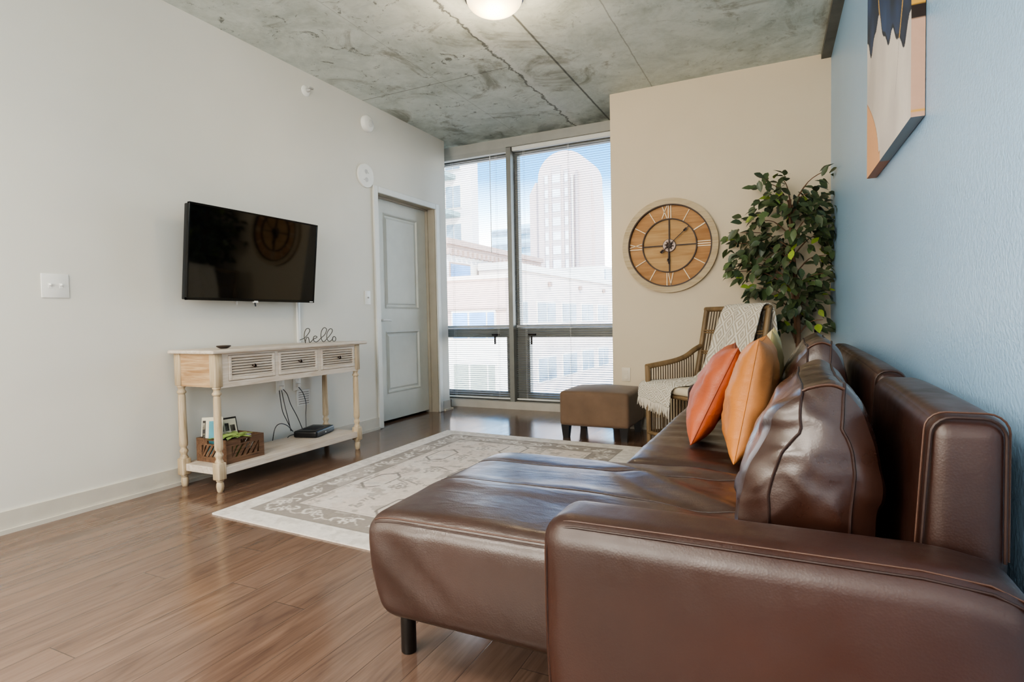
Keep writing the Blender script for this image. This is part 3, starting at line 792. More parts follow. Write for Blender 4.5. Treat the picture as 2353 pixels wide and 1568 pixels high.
    # thin rolled edge
    idx = [b.verts[i * nv] for i in range(nu)] + [b.verts[(nu - 1) * nv + j] for j in range(1, nv)] + [b.verts[i * nv + nv - 1] for i in range(nu - 2, -1, -1)] + [b.verts[j] for j in range(nv - 2, 0, -1)]
    low = [b.verts.new((v_.co.x, v_.co.y, .0005)) for v_ in idx]
    for i in range(len(idx)): j = (i + 1) % len(idx); b.faces.new((idx[i], idx[j], low[j], low[i]))
    o = obj('area_rug', b, Mattr('rug_pile', .95, .1, .2, 420, .45, .004), loc=(-1.7, 2.9, 0))
    at = o.data.attributes.new('Col', 'FLOAT_COLOR', 'POINT')
    flat = np.ones((len(o.data.vertices), 4), np.float32); flat[:, :3] = cream
    flat[:nu * nv, :3] = np.clip(C.reshape(-1, 3), 0, 1); at.data.foreach_set('color', flat.ravel())
    tag(o, 'faded cream and grey traditional patterned rug in front of the sofa', 'rug')
rug()

# ================================================================== SECTIONAL SOFA
LB = rgb(51, 24, 14)
M_lea = Mleather('leather_smooth', LB, wstr=.10, wscale=5, rough=.40)
M_lea_seat = Mleather('leather_seat', rgb(52, 29, 21), wrinkle=(1.2, 4.0, 1), wscale=5, wstr=.14, rough=.40, coat=.32, crough=.2)
M_lea_cush = Mleather('leather_cushion', rgb(54, 31, 23), wrinkle=(1, 1, 2.2), wscale=4, wstr=.07, rough=.31, coat=.3)
M_seam = M('leather_seam', rgb(48, 28, 22), .5, var=.1)
M_stitch = M('leather_stitch', rgb(82, 55, 43), .5, var=.1)
so = thing('sectional_sofa', (-.2, 2.2, 0), 'dark brown leather sectional sofa with a chaise, along the blue wall', 'sofa')

def arm_def(p, s):
    # the front end leans in towards its foot
    if s.x < 0: p.x += .016 * max(0, -s.z) * (-s.x)
    if s.x > .6: p.z -= .030 * ((s.x - .6) / .4) ** 2 * (s.z > 0)
    p.y -= .006 * (1 - s.x ** 2) * (1 - s.z ** 2) * (1 if s.y < 0 else 0)
    return p
ar = obj('armrest', softbox(-.42, .318, .957, 1.128, .05, .556, .052, (14, 5, 10), arm_def, 6), M_lea, so)
def arm_seam(yo, zo, r, m, inset, k):
    # seam running over the outer edge of the arm
    r0 = .052
    P = [(-.420 + .016 * .5 + inset, yo, .16), (-.420 + inset, yo, .36), (-.420 + inset + .0, yo, .49)]
    for i in range(1, 7):
        a = PI / 2 * i / 6; P.append((-.42 + inset + r0 - (r0) * math.cos(a), yo, .556 - zo - r0 + r0 * math.sin(a)))
    P += [(-.2, yo, .557 - zo), (0, yo, .557 - zo), (.17, yo, .557 - zo), (.25, yo, .549 - zo), (.295, yo, .53 - zo)]
    obj('seam', tube(bmesh.new(), P, r, 6), m, ar)
arm_seam(.972, .0148, .0022, M_seam, .0150, 0)
arm_seam(.983, .0075, .0016, M_stitch, .0075, 1)
# far armrest (mostly hidden)
obj('armrest', softbox(-.515, .262, 3.29, 3.42, .05, .54, .045, (8, 3, 6), None, 4), M_lea, so)

# chaise block
def sst(x): x = max(0., min(1., x)); return x * x * (3 - 2 * x)
def ch_def(p, s):
    if s.x < 0:
        e = max(0, -s.x)
        p.x += .055 * (max(0, -s.z)) ** 1.3 * e ** 4                    # foot end slopes under
        p.x -= .030 * (s.y + 1) / 2 * e ** 4
    if s.z > 0:
        k = (1 - s.y ** 6) * (1 - min(1, abs(s.x)) ** 10)
        g = sum(math.exp(-((p.y - c) / .018) ** 2) for c in (1.475, 1.735))
        lump = .011 * fbm((p.x * .9, p.y * 2.0, 0), 2.2, 2)
        rt = sst((p.x + .72) / .5)                                         # wrinkles gather towards the corner of the seat
        ph = 3.2 * fbm((p.x * .8, p.y * .8, 1.), 2, 2)
        wr = rt * (.0065 * math.sin(30 * (p.y * .8 + p.x * .55) + ph) + .004 * math.sin(52 * (p.y * .75 + p.x * .6) + 1.7 * ph)) * sst((p.y - 1.30) / .25)
        p.z += (s.z ** 3) * k * (.014 + lump - .005 * g + wr)
        if p.x < -.88: p.z -= .016 * ((-.88 - p.x) / .12) ** 2 * s.z
    if s.y < 0:
        p.y -= .010 * (1 - s.z ** 2) * (1 - s.x ** 6)
        fl = sst((-.62 - p.x) / .3) * (1 - s.z ** 2)                         # pulled folds at the foot corner
        p.y += .0035 * fl * math.sin(46 * (p.x * .8 + p.z * .9) + 2 * fbm((p.x, p.z, 4.), 3, 2))
    return p
from mathutils.bvhtree import BVHTree
bmc_ = softbox(-.985, .18, 1.14, 1.895, .165, .434, .045, (80, 72, 10), ch_def, 6)
bv_ = BVHTree.FromBMesh(bmc_)
def drop(bv, x, y, lift):
    h = bv.ray_cast(Vector((x, y, 1.5)), Vector((0, 0, -1)))[0]
    return (h.x, h.y, h.z + lift) if h else None
chz = obj('chaise', bmc_, M_lea_seat, so)
for yy in (1.475, 1.735):
    P = [drop(bv_, x, yy + .004 * math.sin(x * 9), .0004) for x in np.linspace(-.972, .0, 60)]
    obj('seam', tube(bmesh.new(), [p for p in P if p], .0019, 6), M_seam, chz)
P = [drop(bv_, x, 1.156, .0008) for x in np.linspace(-.955, -.40, 40)]
obj('seam', tube(bmesh.new(), [p for p in P if p], .0020, 6), M_stitch, chz)
P = [drop(bv_, x, 1.149, .0004) for x in np.linspace(-.950, -.40, 40)]
obj('seam', tube(bmesh.new(), [p for p in P if p], .0016, 6), M_seam, chz)
# main seat
def st_def(p, s):
    if s.z > 0:
        k = (1 - s.y ** 6) * (1 - min(1, abs(s.x)) ** 8)
        near = max(0, 1 - abs(p.y - 2.05) / .5)
        p.z += s.z ** 3 * k * (.012 + .003 * math.sin(46 * (p.y + .12 * p.x) + 2.5 * fbm((p.x, p.y, 3.), 2, 2)) + .008 * fbm((p.x * .7, p.y * 1.6, 5.), 2, 2))
    return p
obj('seat', softbox(-.520, .18, 1.905, 3.285, .165, .434, .05, (16, 60, 6), st_def, 5), M_lea_seat, so)
# back in two sections
def bk(y0, y1, z1, nm='backrest', x1=.316):
    def df(p, s):
        if s.x < 0: p.x -= .012 * s.z * s.x
        p.z -= .006 * (s.y ** 4) * (s.z > 0)
        return p
    return obj(nm, softbox(.190, x1, y0, y1, .10, z1, .036, (6, 12, 8), df, 5), M_lea, so)
b1 = bk(1.132, 1.80, .757); b2 = bk(1.806, 3.42, .772, x1=.286)
def end_seam(par, y0, z1, xo, r, m, xe=.316):
    x0, x1, q = .2045 + xo, xe - .005 - xo, .030
    P = [(x0 - .012, y0, .52), (x0 - .004, y0, .66), (x0, y0, z1 - q)]
    P += [(x0 + q - q * math.cos(PI / 2 * i / 5), y0, z1 - q + q * math.sin(PI / 2 * i / 5)) for i in range(1, 6)]
    P += [(x1 - q + q * math.sin(PI / 2 * i / 5), y0, z1 - q + q * math.cos(PI / 2 * i / 5)) for i in range(0, 6)]
    P += [(x1, y0, .52)]
    obj('piping', tube(bmesh.new(), P, r, 6), m, par)
end_seam(b1, 1.1385, .7485, .004, .0028, M_seam); end_seam(b1, 1.150, .7555, -.003, .0018, M_stitch)
end_seam(b2, 1.8125, .7635, .004, .0025, M_seam, .286)
M_leg = M('sofa_leg_black', rgb(26, 22, 20), .35, var=.1)
for x, y in ((-.957, 1.287), (-.93, 1.74), (-.1, 1.30), (-.45, 2.0), (-.45, 3.2), (.15, 3.2), (.15, 1.9)):
    obj('leg', lathe(bmesh.new(), [(.019, 0), (.021, .004), (.021, .172)], (x, y, 0), 20), M_leg, so)

# loose leather back cushions with boxed ends
def back_cushion(y0, y1, x0, x1, z1, label, seed, group, tilt=0.):
    z0 = .455; H = z1 - z0; W = x1 - x0; Ln = y1 - y0
    # cross-section seen from the end: slopes back in front, upright against the sofa back
    PR = [(-1, -1, 0, .0), (-1, -.4, .0, .25), (-1, .2, .12, .52), (-1, .65, .27, .76), (-1, 1, .42, .90), (-.4, 1, .52, .97), (.3, 1, .70, 1.0), (1, 1, .86, .92),
          (1, .6, .955, .76), (1, .1, 1., .52), (1, -.5, .99, .22), (1, -1, .97, .0), (0, -1, .5, .0), (-1, -1, 0, 0)]
    def perim(x, z):
        m = max(abs(x), abs(z)); x, z = x / m, z / m
        if x <= -.999999: return z + 1
        if z >= .999999: return 2 + x + 1
        if x >= .999999: return 4 + 1 - z
        return 6 + 1 - x
    KP = [perim(a, c) for a, c, _, _ in PR[:-1]] + [8.]
    def prof(q):
        for i in range(len(KP) - 1):
            if KP[i] <= q <= KP[i + 1] + 1e-9:
                t = (q - KP[i]) / (KP[i + 1] - KP[i])
                n_ = len(PR) - 1
                p0, p1, p2, p3 = PR[(i - 1) % n_] if i else PR[n_ - 1], PR[i], PR[i + 1], PR[(i + 2) % n_]
                if i in (0, 10, 11, 12): return [p1[k] * (1 - t) + p2[k] * t for k in (2, 3)]
                return [.5 * (2 * p1[k] + (p2[k] - p0[k]) * t + (2 * p0[k] - 5 * p1[k] + 4 * p2[k] - p3[k]) * t * t + (3 * p1[k] - p0[k] - 3 * p2[k] + p3[k]) * t ** 3) for k in (2, 3)]
        return [0, 0]
    def shape(p, s, push=0.):
        m = max(abs(s.x), abs(s.z))
        if m < 1e-6: a, c = .55, .45
        else:
            a, c = prof(perim(s.x, s.z)); a = .55 + (a - .55) * m; c = .45 + (c - .45) * m
        x = x0 + W * a + tilt * c; z = z0 + H * c
        bul = (1 - m ** 2.5)
        edge = max(0, (abs(s.y) - .8) / .2)
        x = x + (x0 + W * .55 - x) * .07 * edge ** 2; z = z - (z - z0) * .045 * edge ** 2 - .018 * c * math.sin(PI * (s.y + 1) / 2) * (.5 + .5 * fbm((s.y, seed, 0), 1))
        yy = (y0 + y1) / 2 + s.y * Ln / 2 + (math.copysign(1, s.y) * .040 * bul if abs(s.y) > .98 else 0) - .015 * s.y * c
        n_ = fbm((x * 3, yy * 2.2, z * 4 + seed), 1.8)
        g = max(0, min(1, (z - z0) / .08))
        fold = math.sin(40 * (z + .45 * x + .10 * yy) + 4.5 * fbm((x * 1.5, yy * 1.5, z + seed), 2.5))
        d = (.008 * n_ + .0062 * (abs(fold) ** .6 * math.copysign(1, fold)) * max(0, min(1, .35 + 1.4 * n_))) * g
        dirv = Vector((s.x, math.copysign(1, s.y) if abs(s.y) > .98 else 0, max(s.z, -.2)))
        if dirv.length > 0: dirv.normalize()
        return Vector((x, yy, z)) + dirv * (d + push)
    th = thing('back_cushion', ((x0 + x1) / 2, (y0 + y1) / 2, z0), label, 'cushion', group)
    bmc = softbox(-1, 1, -1, 1, -1, 1, .001, (44, 56, 48), lambda p, s: shape(p, s), 1)
    for v in bmc.verts:
        if v.co.z < z0 + .0015: v.co.z = z0 + .0015
        if v.co.x > .176: v.co.x = .176
    cu = obj('cover', bmc, M_lea_cush, th, angle=80)
    for sx in (-.60, .62):
        P = [shape(None, Vector((sx * (1 + .05 * math.sin(3 * z)), -1, z)), .0015) for z in np.linspace(-.96, 1, 30)]
        P += [shape(None, Vector((sx * 1.02, y, 1)), .0015) for y in np.linspace(-.97, .9, 20)]
        P = [p for p in P if p.z > z0 + .006]
        obj('seam', tube(bmesh.new(), P, .0028, 6), M_seam, cu)
    P = [shape(None, Vector((x, -.985, 1)), .0025) for x in np.linspace(-.60, .62, 16)]
    obj('seam', tube(bmesh.new(), P, .0026, 6), M_stitch, cu)
    return th
back_cushion(1.245, 1.80, -.104, .158, .797, 'large brown leather back cushion nearest the camera, behind the armrest', 1.3, 'leather back cushions')
back_cushion(1.95, 2.62, -.060, .168, .848, 'brown leather back cushion farther along the sofa, beside the mustard pillow', 7.7, 'leather back cushions', .0)

# throw pillows standing on the seat, leaning on one another
def pillow(base, height, width, thick, lean, yaw_, mat, label, seed, piping=None, tuck=.07, roll=0., mat2=None):
    th = thing('throw_pillow', base, label, 'pillow', 'throw pillows on the sofa')
    N = 34
    R_ = Matrix.Translation(base) @ Matrix.Rotation(yaw_, 4, 'Z') @ Matrix.Rotation(lean, 4, 'Y') @ Matrix.Rotation(roll, 4, 'X')
    def pt(u, v, sgn):
        # u along the width (y), v along the height, concave edges and pointed corners
        e = 1 - tuck * (1 - v * v) ; f = 1 - tuck * (1 - u * u)
        y = u * width / 2 * e; z = height / 2 + v * height / 2 * f
        m = max(0., (1 - u ** 2)) * max(0., (1 - v ** 2))
        t = thick / 2 * (m ** .42) + .0
        w = 1 + .16 * fbm((u * 1.5, v * 1.5, seed + sgn), 1.5) + .05 * fbm((u * 2, v * 4, seed), 3)
        crease = .006 * math.sin(9 * v + 4 * u * sgn + seed) * m ** .5 * (abs(u) ** 2)
        return Vector((sgn * (t * w + crease), y, z))
    b = bmesh.new(); G = {}
    for sgn in (-1, 1):
        for i in range(N + 1):
            for j in range(N + 1):
                u = math.sin(PI / 2 * (2 * i / N - 1)); v = math.sin(PI / 2 * (2 * j / N - 1))
                edge = i in (0, N) or j in (0, N)
                if edge and sgn == 1: G[sgn, i, j] = G[-1, i, j]
                else: G[sgn, i, j] = b.verts.new(R_ @ pt(u, v, sgn))
        for i in range(N):
            for j in range(N):
                f = b.faces.new((G[sgn, i, j], G[sgn, i + 1, j], G[sgn, i + 1, j + 1], G[sgn, i, j + 1])); f.material_index = 0 if sgn < 0 or not mat2 else 1
    for v in b.verts: v.co.z = max(v.co.z, .460)
    c = obj('cover', b, [mat, mat2] if mat2 else mat, th, angle=120)
    P = []
    seq = [(i, 0) for i in range(N)] + [(N, j) for j in range(N)] + [(i, N) for i in range(N, 0, -1)] + [(0, j) for j in range(N, 0, -1)]
    for i, j in seq:
        u = math.sin(PI / 2 * (2 * i / N - 1)); v = math.sin(PI / 2 * (2 * j / N - 1))
        q = R_ @ (pt(u, v, 1)); q.z = max(q.z, .4625); P.append(q)
    obj('piping', tube(bmesh.new(), P, .0032 if piping else .0018, 6, closed=True), piping or mat, c)
    return th
def Mpil(name, c, bstr=.25): return Mleather(name, c, wrinkle=(1, 1, 2.5), wscale=8, wstr=bstr, rough=.52)
pillow((-.338, 2.32, .460), .380, .42, .150, .43, .10, Mpil('rust_leather', rgb(170, 84, 46)), 'rust orange pillow with a wavy piped edge, the farthest left on the seat', 2.1, Mpil('rust_piping', rgb(146, 66, 36)))
pillow((-.150, 2.085, .460), .392, .42, .155, .185, -.02, Mpil('tan_leather', rgb(194, 122, 54), .2), 'golden tan pillow standing in the middle in front of the near leather cushion', 5.2, None, .06, 0., Mpil('tan_leather_light', rgb(200, 134, 82), .2))
pillow((-.098, 2.53, .460), .405, .42, .11, .10, .0, Mpil('mustard_cloth', rgb(222, 200, 140), .2), 'pale mustard yellow pillow mostly hidden behind the tan one', 9.4, None, .10)

# ================================================================== OTTOMAN
ot = thing('ottoman', (-1.32, 4.37, 0), 'square brown upholstered ottoman on dark legs in front of the window', 'ottoman')
def ot_def(p, s):
    if s.z > 0: p.z += .028 * (1 - s.x ** 2) * (1 - s.y ** 2) * s.z ** 2
    return p
obj('upholstered_seat', softbox(-1.595, -1.052, 4.122, 4.625, .098, .362, .028, (10, 10, 5), ot_def, 4),
    M('ottoman_fabric', rgb(110, 88, 70), .75, var=.10, vs=5, bs=220, bstr=.25, sheen=.2), ot)
M_otl = M('ottoman_leg', rgb(34, 32, 34), .4, var=.1)
for x in (-1.552, -1.095):
    for y in (4.165, 4.582):
        b = bmesh.new()
        A = [b.verts.new((x + sx * .022, y + sy * .022, 0)) for sx, sy in ((-1, -1), (1, -1), (1, 1), (-1, 1))]
        B = [b.verts.new((x + sx * .032, y + sy * .032, .105)) for sx, sy in ((-1, -1), (1, -1), (1, 1), (-1, 1))]
        b.faces.new(A[::-1]); b.faces.new(B)
        for i in range(4): b.faces.new((A[i], A[(i + 1) % 4], B[(i + 1) % 4], B[i]))
        obj('leg', b, M_otl, ot, smooth=False)

# ================================================================== RATTAN ARMCHAIR + THROW
CH0 = Vector((-.590, 4.45, 0)); cw = Vector((.752, -.659, 0)); cf = Vector((-.659, -.752, 0)); CW = .58
def cp_(u, v, z): return CH0 + cw * u + cf * v + Vector((0, 0, z))
M_rat = M('rattan_pole', rgb(128, 106, 78), .5, var=.22, vs=14, stretch=(1, 1, .3))
M_spin = M('rattan_spindle', rgb(92, 74, 56), .55, var=.2, vs=20)
chn = thing('rattan_armchair', cp_(CW / 2, .25, 0), 'brown rattan armchair with spindle sides in the corner', 'armchair')
def bv(z): return .055 - .20 * max(0, z - .40)                    # back recline
for u in (0, CW):
    b = bmesh.new(); tube(b, [cp_(u, .03, 0), cp_(u, .055, .40)] + [cp_(u, bv(z), z) for z in (.55, .75, .968)], [.018, .019, .019, .018, .018], 12); obj('rear_post', b, M_rat, chn)
b = bmesh.new(); tube(b, [cp_(-.012, bv(.968), .968), cp_(CW + .012, bv(.968), .968)], .018, 12); obj('top_rail', b, M_rat, chn)
for z in (.505, .655, .805):
    b = bmesh.new()
    for dz in (-.008, .008): tube(b, [cp_(0, bv(z) + .006, z + dz), cp_(CW, bv(z) + .006, z + dz)], .006, 8)
    obj('back_rail', b, M_rat, chn)
b = bmesh.new()
for k in range(1, 21):
    u = CW * k / 21; tube(b, [cp_(u, bv(.40), .40), cp_(u, bv(.96), .96)], .0042, 6)
obj('back_panel', b, M_spin, chn)
for u in (0, CW):
    AP = smooth_path([cp_(u, bv(.69) - .0, .70), cp_(u, .06, .672), cp_(u, .14, .628), cp_(u, .24, .600), cp_(u, .36, .583), cp_(u, .49, .568)], 5)
    b = bmesh.new(); tube(b, AP, .019, 12); obj('arm', b, M_rat, chn)
    b = bmesh.new(); tube(b, [cp_(u, .48, .575), cp_(u, .475, .38), cp_(u, .47, 0)], [.019, .019, .017], 12); obj('front_leg', b, M_rat, chn)
    b = bmesh.new()
    for k in range(1, 20):
        v = .05 + .42 * k / 20
        zt = min(AP, key=lambda p: abs((p - CH0).dot(cf) - v)).z
        tube(b, [cp_(u, v, .40), cp_(u, v, zt - .005)], .0042, 6)
    for z in (.452,): tube(b, [cp_(u, .04, z), cp_(u, .475, z)], .006, 6)
    obj('arm_panel', b, M_spin, chn)
for z, nm in ((.385, 'seat_rail'), (.10, 'lower_rail')):
    b = bmesh.new()
    for a, c in (((0, .05), (0, .475)), ((CW, .05), (CW, .475)), ((0, .475), (CW, .475)), ((0, .05), (CW, .05))): tube(b, [cp_(*a, z), cp_(*c, z)], .014, 10)
    obj(nm, b, M_rat, chn)
b = bmesh.new()
for k in range(1, 22):
    u = CW * k / 22; tube(b, [cp_(u, .475, .10), cp_(u, .475, .385)], .004, 6)
for u in (0, CW):
    for k in range(1, 16): v = .05 + .425 * k / 16; tube(b, [cp_(u, v, .10), cp_(u, v, .385)], .004, 6)
obj('skirt_panel', b, M_spin, chn)
sc_ = softbox(-.255, .255, -.205, .225, 0, .055, .022, (5, 5, 2), None, 3)
for v in sc_.verts: v.co = cp_(CW / 2 + v.co.x, .265 + v.co.y, .398 + v.co.z)
obj('seat_cushion', sc_, M('seat_cloth', rgb(214, 202, 178), .8, var=.04, bs=200, bstr=.2), chn, label='cream seat cushion')

def throw_mat():
    t = NT('knit_throw'); a = t.n('ShaderNodeAttribute'); a.attribute_name = 'Col'
    x, y, z = t.xyz(a.outputs['Vector'])
    def tri(v, f): 
        q = t.math('FRACT', t.math('MULTIPLY', v, f)); return t.math('ABSOLUTE', t.math('SUBTRACT', q, .5))
    dmd = t.math('ADD', tri(x, 3.4), tri(y, 8.5))
    rings = t.math('ABSOLUTE', t.math('SUBTRACT', t.math('FRACT', t.math('MULTIPLY', dmd, 4.0)), .5))
    h = t.maprange(rings, .12, .32)
    c = t.mix(h, rgb(188, 178, 160), rgb(232, 226, 214))
    nz = t.noise(t.coord('Object'), 120, 3)
    t.bsdf(c, .9, 0, .15, t.bump(t.math('ADD', h, t.math('MULTIPLY', nz, .5)), .6, .006), 0, .3); return t.m
M_throw = throw_mat()
bl = thing('throw_blanket', cp_(.25, .25, .46), 'cream knitted throw with a fringe draped over the rattan armchair', 'blanket')
path = [  # (v, z, u0, u1)
    (-.15, .50, .30, .60), (-.13, .70, .28, .60), (-.105, .90, .25, .60), (-.088, .980, .24, .585), (-.058, .995, .23, .575), (-.028, .980, .222, .57),
    (-.012, .92, .20, .555), (.010, .80, .165, .535), (.035, .66, .13, .51), (.062, .53, .10, .48), (.095, .475, .07, .46),
    (.20, .466, .02, .44), (.32, .466, -.01, .40), (.43, .466, -.035, .35), (.495, .458, -.04, .32), (.515, .43, -.045, .31), (.522, .385, -.045, .31), (.524, .355, -.04, .30)]
Pq = []
for i in range(len(path) - 1):
    for k in range(6):
        t_ = k / 6; Pq.append(tuple(path[i][j] * (1 - t_) + path[i + 1][j] * t_ for j in range(4)))
Pq.append(path[-1])
Pq = [tuple(sum(Pq[max(0, min(len(Pq) - 1, i + d_))][j] for d_ in (-2, -1, 0, 1, 2)) / 5 for j in range(4)) for i in range(len(Pq))]
cols = []; L_ = len(Pq)
def bfn(a, c):
    i = int(round(a * (L_ - 1))); v, z, u0, u1 = Pq[i]
    u = u0 + (u1 - u0) * c
    wv = .005 * math.sin(c * 14 + a * 4) + .008 * fbm((a * 5, c * 4, 0), 1.3)
    zz = z + (wv if .55 < a else 0) + abs(wv) * .4 + (-.04 * c * max(0, (a - .93) / .07) if a > .93 else 0)
    cols.append((c * (u1 - u0) / .35, a * 1.55, 0, 1))
    return cp_(u, v + (wv if a <= .62 else 0) + .004, zz)
b = grid(L_, 40, bfn)
fb = obj('fabric', b, M_throw, bl, angle=180)
at = fb.data.attributes.new('Col', 'FLOAT_COLOR', 'POINT'); at.data.foreach_set('color', np.array(cols, np.float32).ravel())
sm = fb.modifiers.new('thick', 'SOLIDIFY'); sm.thickness = .006; sm.offset = 1
b = bmesh.new(); v_, z_, u0, u1 = Pq[-1]
for k in range(56):
    c = k / 55; u = u0 + (u1 - u0) * c; z1 = z_ - .04 * c + .004; L = random.uniform(.055, .085)
    j = random.uniform(-.012, .012)
    tube(b, [cp_(u, v_ + .006, z1), cp_(u + j * .4, v_ + .010, z1 - L * .5), cp_(u + j, v_ + .006 + random.uniform(-.004, .01), z1 - L)], [.0030, .0028, .0015], 5)
obj('fringe', b, M('fringe_yarn', rgb(226, 218, 204), .9, var=.06), bl)

# ================================================================== WALL CLOCK
KC = Vector((-.855, YC, 1.483)); KR = .372
ck = thing('wall_clock', (KC.x, YC, KC.z - KR), 'large round wooden wall clock with metal roman numerals on the cream wall', 'clock')
rim_w = Mwood('clock_rim', rgb(206, 188, 158), rgb(178, 156, 124), 'x', .7, 1., .2); face_w = Mwood('clock_face', rgb(206, 168, 120), rgb(168, 126, 80), 'x', .7, .5, .2)
face_dk = Mwood('clock_face_ring', rgb(196, 150, 104), rgb(156, 110, 68), 'x', .7, .5, .2)
def ringm(r0, r1, y0, y1, n=96, c=KC):
    b = bmesh.new(); rings = []
    for r, y in ((r0, y0), (r0, y1), (r1, y1), (r1, y0)):
        rings.append([b.verts.new((c.x + r * math.cos(2 * PI * k / n), YC - y, c.z + r * math.sin(2 * PI * k / n))) for k in range(n)])
    for i in range(4):
        A, B = rings[i], rings[(i + 1) % 4]
        for k in range(n): b.faces.new((A[k], A[(k + 1) % n], B[(k + 1) % n], B[k]))
    return b
obj('rim', ringm(.322, KR, .0, .040), rim_w, ck)
obj('face', lathe(bmesh.new(), [(.328, 0), (.328, -.014), (.20, -.0141)], (KC.x, YC, KC.z), 96, 'y'), face_w, ck)
obj('numeral_band', ringm(.212, .326, .013, .016), face_dk, ck)
obj('outer_hoop', ringm(.316, .325, .016, .044), M_dark, ck)
obj('inner_hoop', ringm(.205, .213, .016, .034), M_dark, ck)
def bar(ang, r0, r1, w, off=0, y0=.016, y1=.024, tilt=0):
    """bar lying along the clock radius; off = sideways shift, tilt = lean of its outer end"""
    b = bmesh.new(); a = math.radians(90 - ang); er = Vector((math.cos(a), 0, math.sin(a))); et = Vector((math.sin(a), 0, -math.cos(a)))
    q = []
    for r, o in ((r0, off - tilt), (r1, off + tilt)):
        for s in (-1, 1): q.append(KC + er * r + et * (o + s * w / 2))
    q = [q[0], q[1], q[3], q[2]]
    A = [b.verts.new((p.x, YC - y0, p.z)) for p in q]; B = [b.verts.new((p.x, YC - y1, p.z)) for p in q]
    b.faces.new(A); b.faces.new(B[::-1])
    for i in range(4): b.faces.new((A[i], B[i], B[(i + 1) % 4], A[(i + 1) % 4]))
    return b
def merge(dst, src):
    me = bpy.data.meshes.new('tmp'); src.to_mesh(me); src.free(); dst.from_mesh(me); bpy.data.meshes.remove(me); return dst
M_num = M('numeral_metal', rgb(214, 196, 168), .45, metal=.2, var=.06)
def numeral(parts):
    b = bmesh.new()
    for p in parts: merge(b, bar(*p[:4], off=p[4], tilt=p[5] if len(p) > 5 else 0))
    obj('numeral', b, M_num, ck, smooth=False)
for h in range(12):
    A_ = h * 30
    if h == 0: numeral([(A_, .215, .316, .007, -.035, .020), (A_, .215, .316, .007, -.035, -.020), (A_, .215, .316, .007, -.005), (A_, .215, .316, .007, .014)])
    elif h == 3: numeral([(A_, .215, .316, .007, -.018), (A_, .215, .316, .007, 0), (A_, .215, .316, .007, .018)])
    elif h == 6: numeral([(A_, .215, .316, .006, -.018, .010), (A_, .215, .316, .006, -.002, -.010) , (A_, .215, .316, .007, .020)])
    elif h == 9: numeral([(A_, .215, .316, .006, .012, .014), (A_, .215, .316, .006, .012, -.014), (A_, .215, .316, .007, -.018)])
    elif h == 2: numeral([(A_, .215, .314, .009, 0)])
    else: numeral([(A_, .215, .312, .006, 0)])
for A_ in (0, 90, 180, 270): obj('spoke', bar(A_, .05, .207, .009, 0, .016, .028), M_dark, ck, smooth=False)
obj('hub', lathe(bmesh.new(), [(.052, -.016), (.052, -.026), (.048, -.030)], (KC.x, YC, KC.z), 32, 'y'), M('hub_metal', rgb(128, 112, 104), .4, metal=.5), ck)
b = bmesh.new(); lathe(b, [(.024, -.030), (.022, -.042), (.008, -.046)], (KC.x, YC, KC.z), 16, 'y')
for k in range(8): merge(b, bar(k * 45 + 10, .01, .034, .010, 0, .031, .040))
obj('gear', b, M_dark, ck)
b = bmesh.new(); merge(b, bar(48, -.085, .175, .0055, 0, .046, .050)); merge(b, bar(48, .155, .185, .018, 0, .046, .050)); merge(b, bar(48, .183, .208, .006, 0, .046, .050)); merge(b, bar(228, .055, .085, .022, 0, .046, .050)); obj('minute_hand', b, M_dark, ck, smooth=False)
b = bmesh.new(); merge(b, bar(182, -.05, .12, .009, 0, .041, .045)); merge(b, bar(182, .105, .128, .020, 0, .041, .045)); merge(b, bar(182, .126, .146, .006, 0, .041, .045)); obj('hour_hand', b, M_dark, ck, smooth=False)

# ================================================================== FICUS TREE
tr = thing('ficus_tree', (.045, 4.47, 0), 'artificial ficus tree with bushy dark green leaves in the corner', 'tree')
M_bark = M('ficus_bark', rgb(112, 84, 64), .8, var=.2, vs=30, stretch=(1, 1, .3), bs=60, bstr=.5)
lathe_b = lathe(bmesh.new(), [(.085, 0), (.11, .20), (.118, .22), (.118, .235), (.104, .235), (.10, .215)], (.045, 4.47, 0), 32)
obj('pot', lathe_b, M('black_pot', rgb(36, 34, 34), .5), tr)
for k in range(2):
    P = []
    for i in range(26):
        q = i / 25; z = .215 + 1.50 * q; a = 5.2 * q + k * PI; r = .016 * (1 - .4 * q)
        P.append((.060 - .045 * q + r * math.cos(a) + .012 * math.sin(5 * q), 4.47 + r * math.sin(a), z))
    b = bmesh.new(); tube(b, P, [.019 - .011 * i / 25 for i in range(26)], 10); obj('trunk', b, M_bark, tr)
def px2(px, py, y=4.45):                                            # where the foliage stands: lateral/height estimate
    return -.417 + (px - 1668) * .002774, 1.899 - (py - 400) * .00304
CL = [(1765, 420, 20, 12), (1803, 412, 14, 10), (1896, 412, 18, 7), (1860, 455, 32, 24), (1790, 470, 38, 42), (1835, 480, 36, 44), (1742, 500, 26, 24), (1704, 528, 14, 8), (1692, 552, 18, 9),
      (1722, 592, 30, 26), (1690, 600, 18, 11), (1755, 555, 36, 42), (1800, 565, 38, 40), (1880, 505, 34, 42), (1900, 545, 26, 34), (1898, 590, 24, 16), (1775, 625, 34, 42), (1750, 660, 26, 30),
      (1820, 640, 34, 32), (1870, 645, 30, 22), (1900, 632, 18, 10), (1822, 690, 28, 36), (1872, 685, 28, 30), (1835, 722, 22, 16), (1816, 752, 12, 7), (1893, 735, 20, 8), (1800, 738, 12, 6), (1855, 722, 18, 10), (1735, 672, 12, 6), (1845, 540, 36, 30), (1700, 620, 14, 7)]
rl = random.Random(11); bL = bmesh.new(); lc = []; bB = bmesh.new()
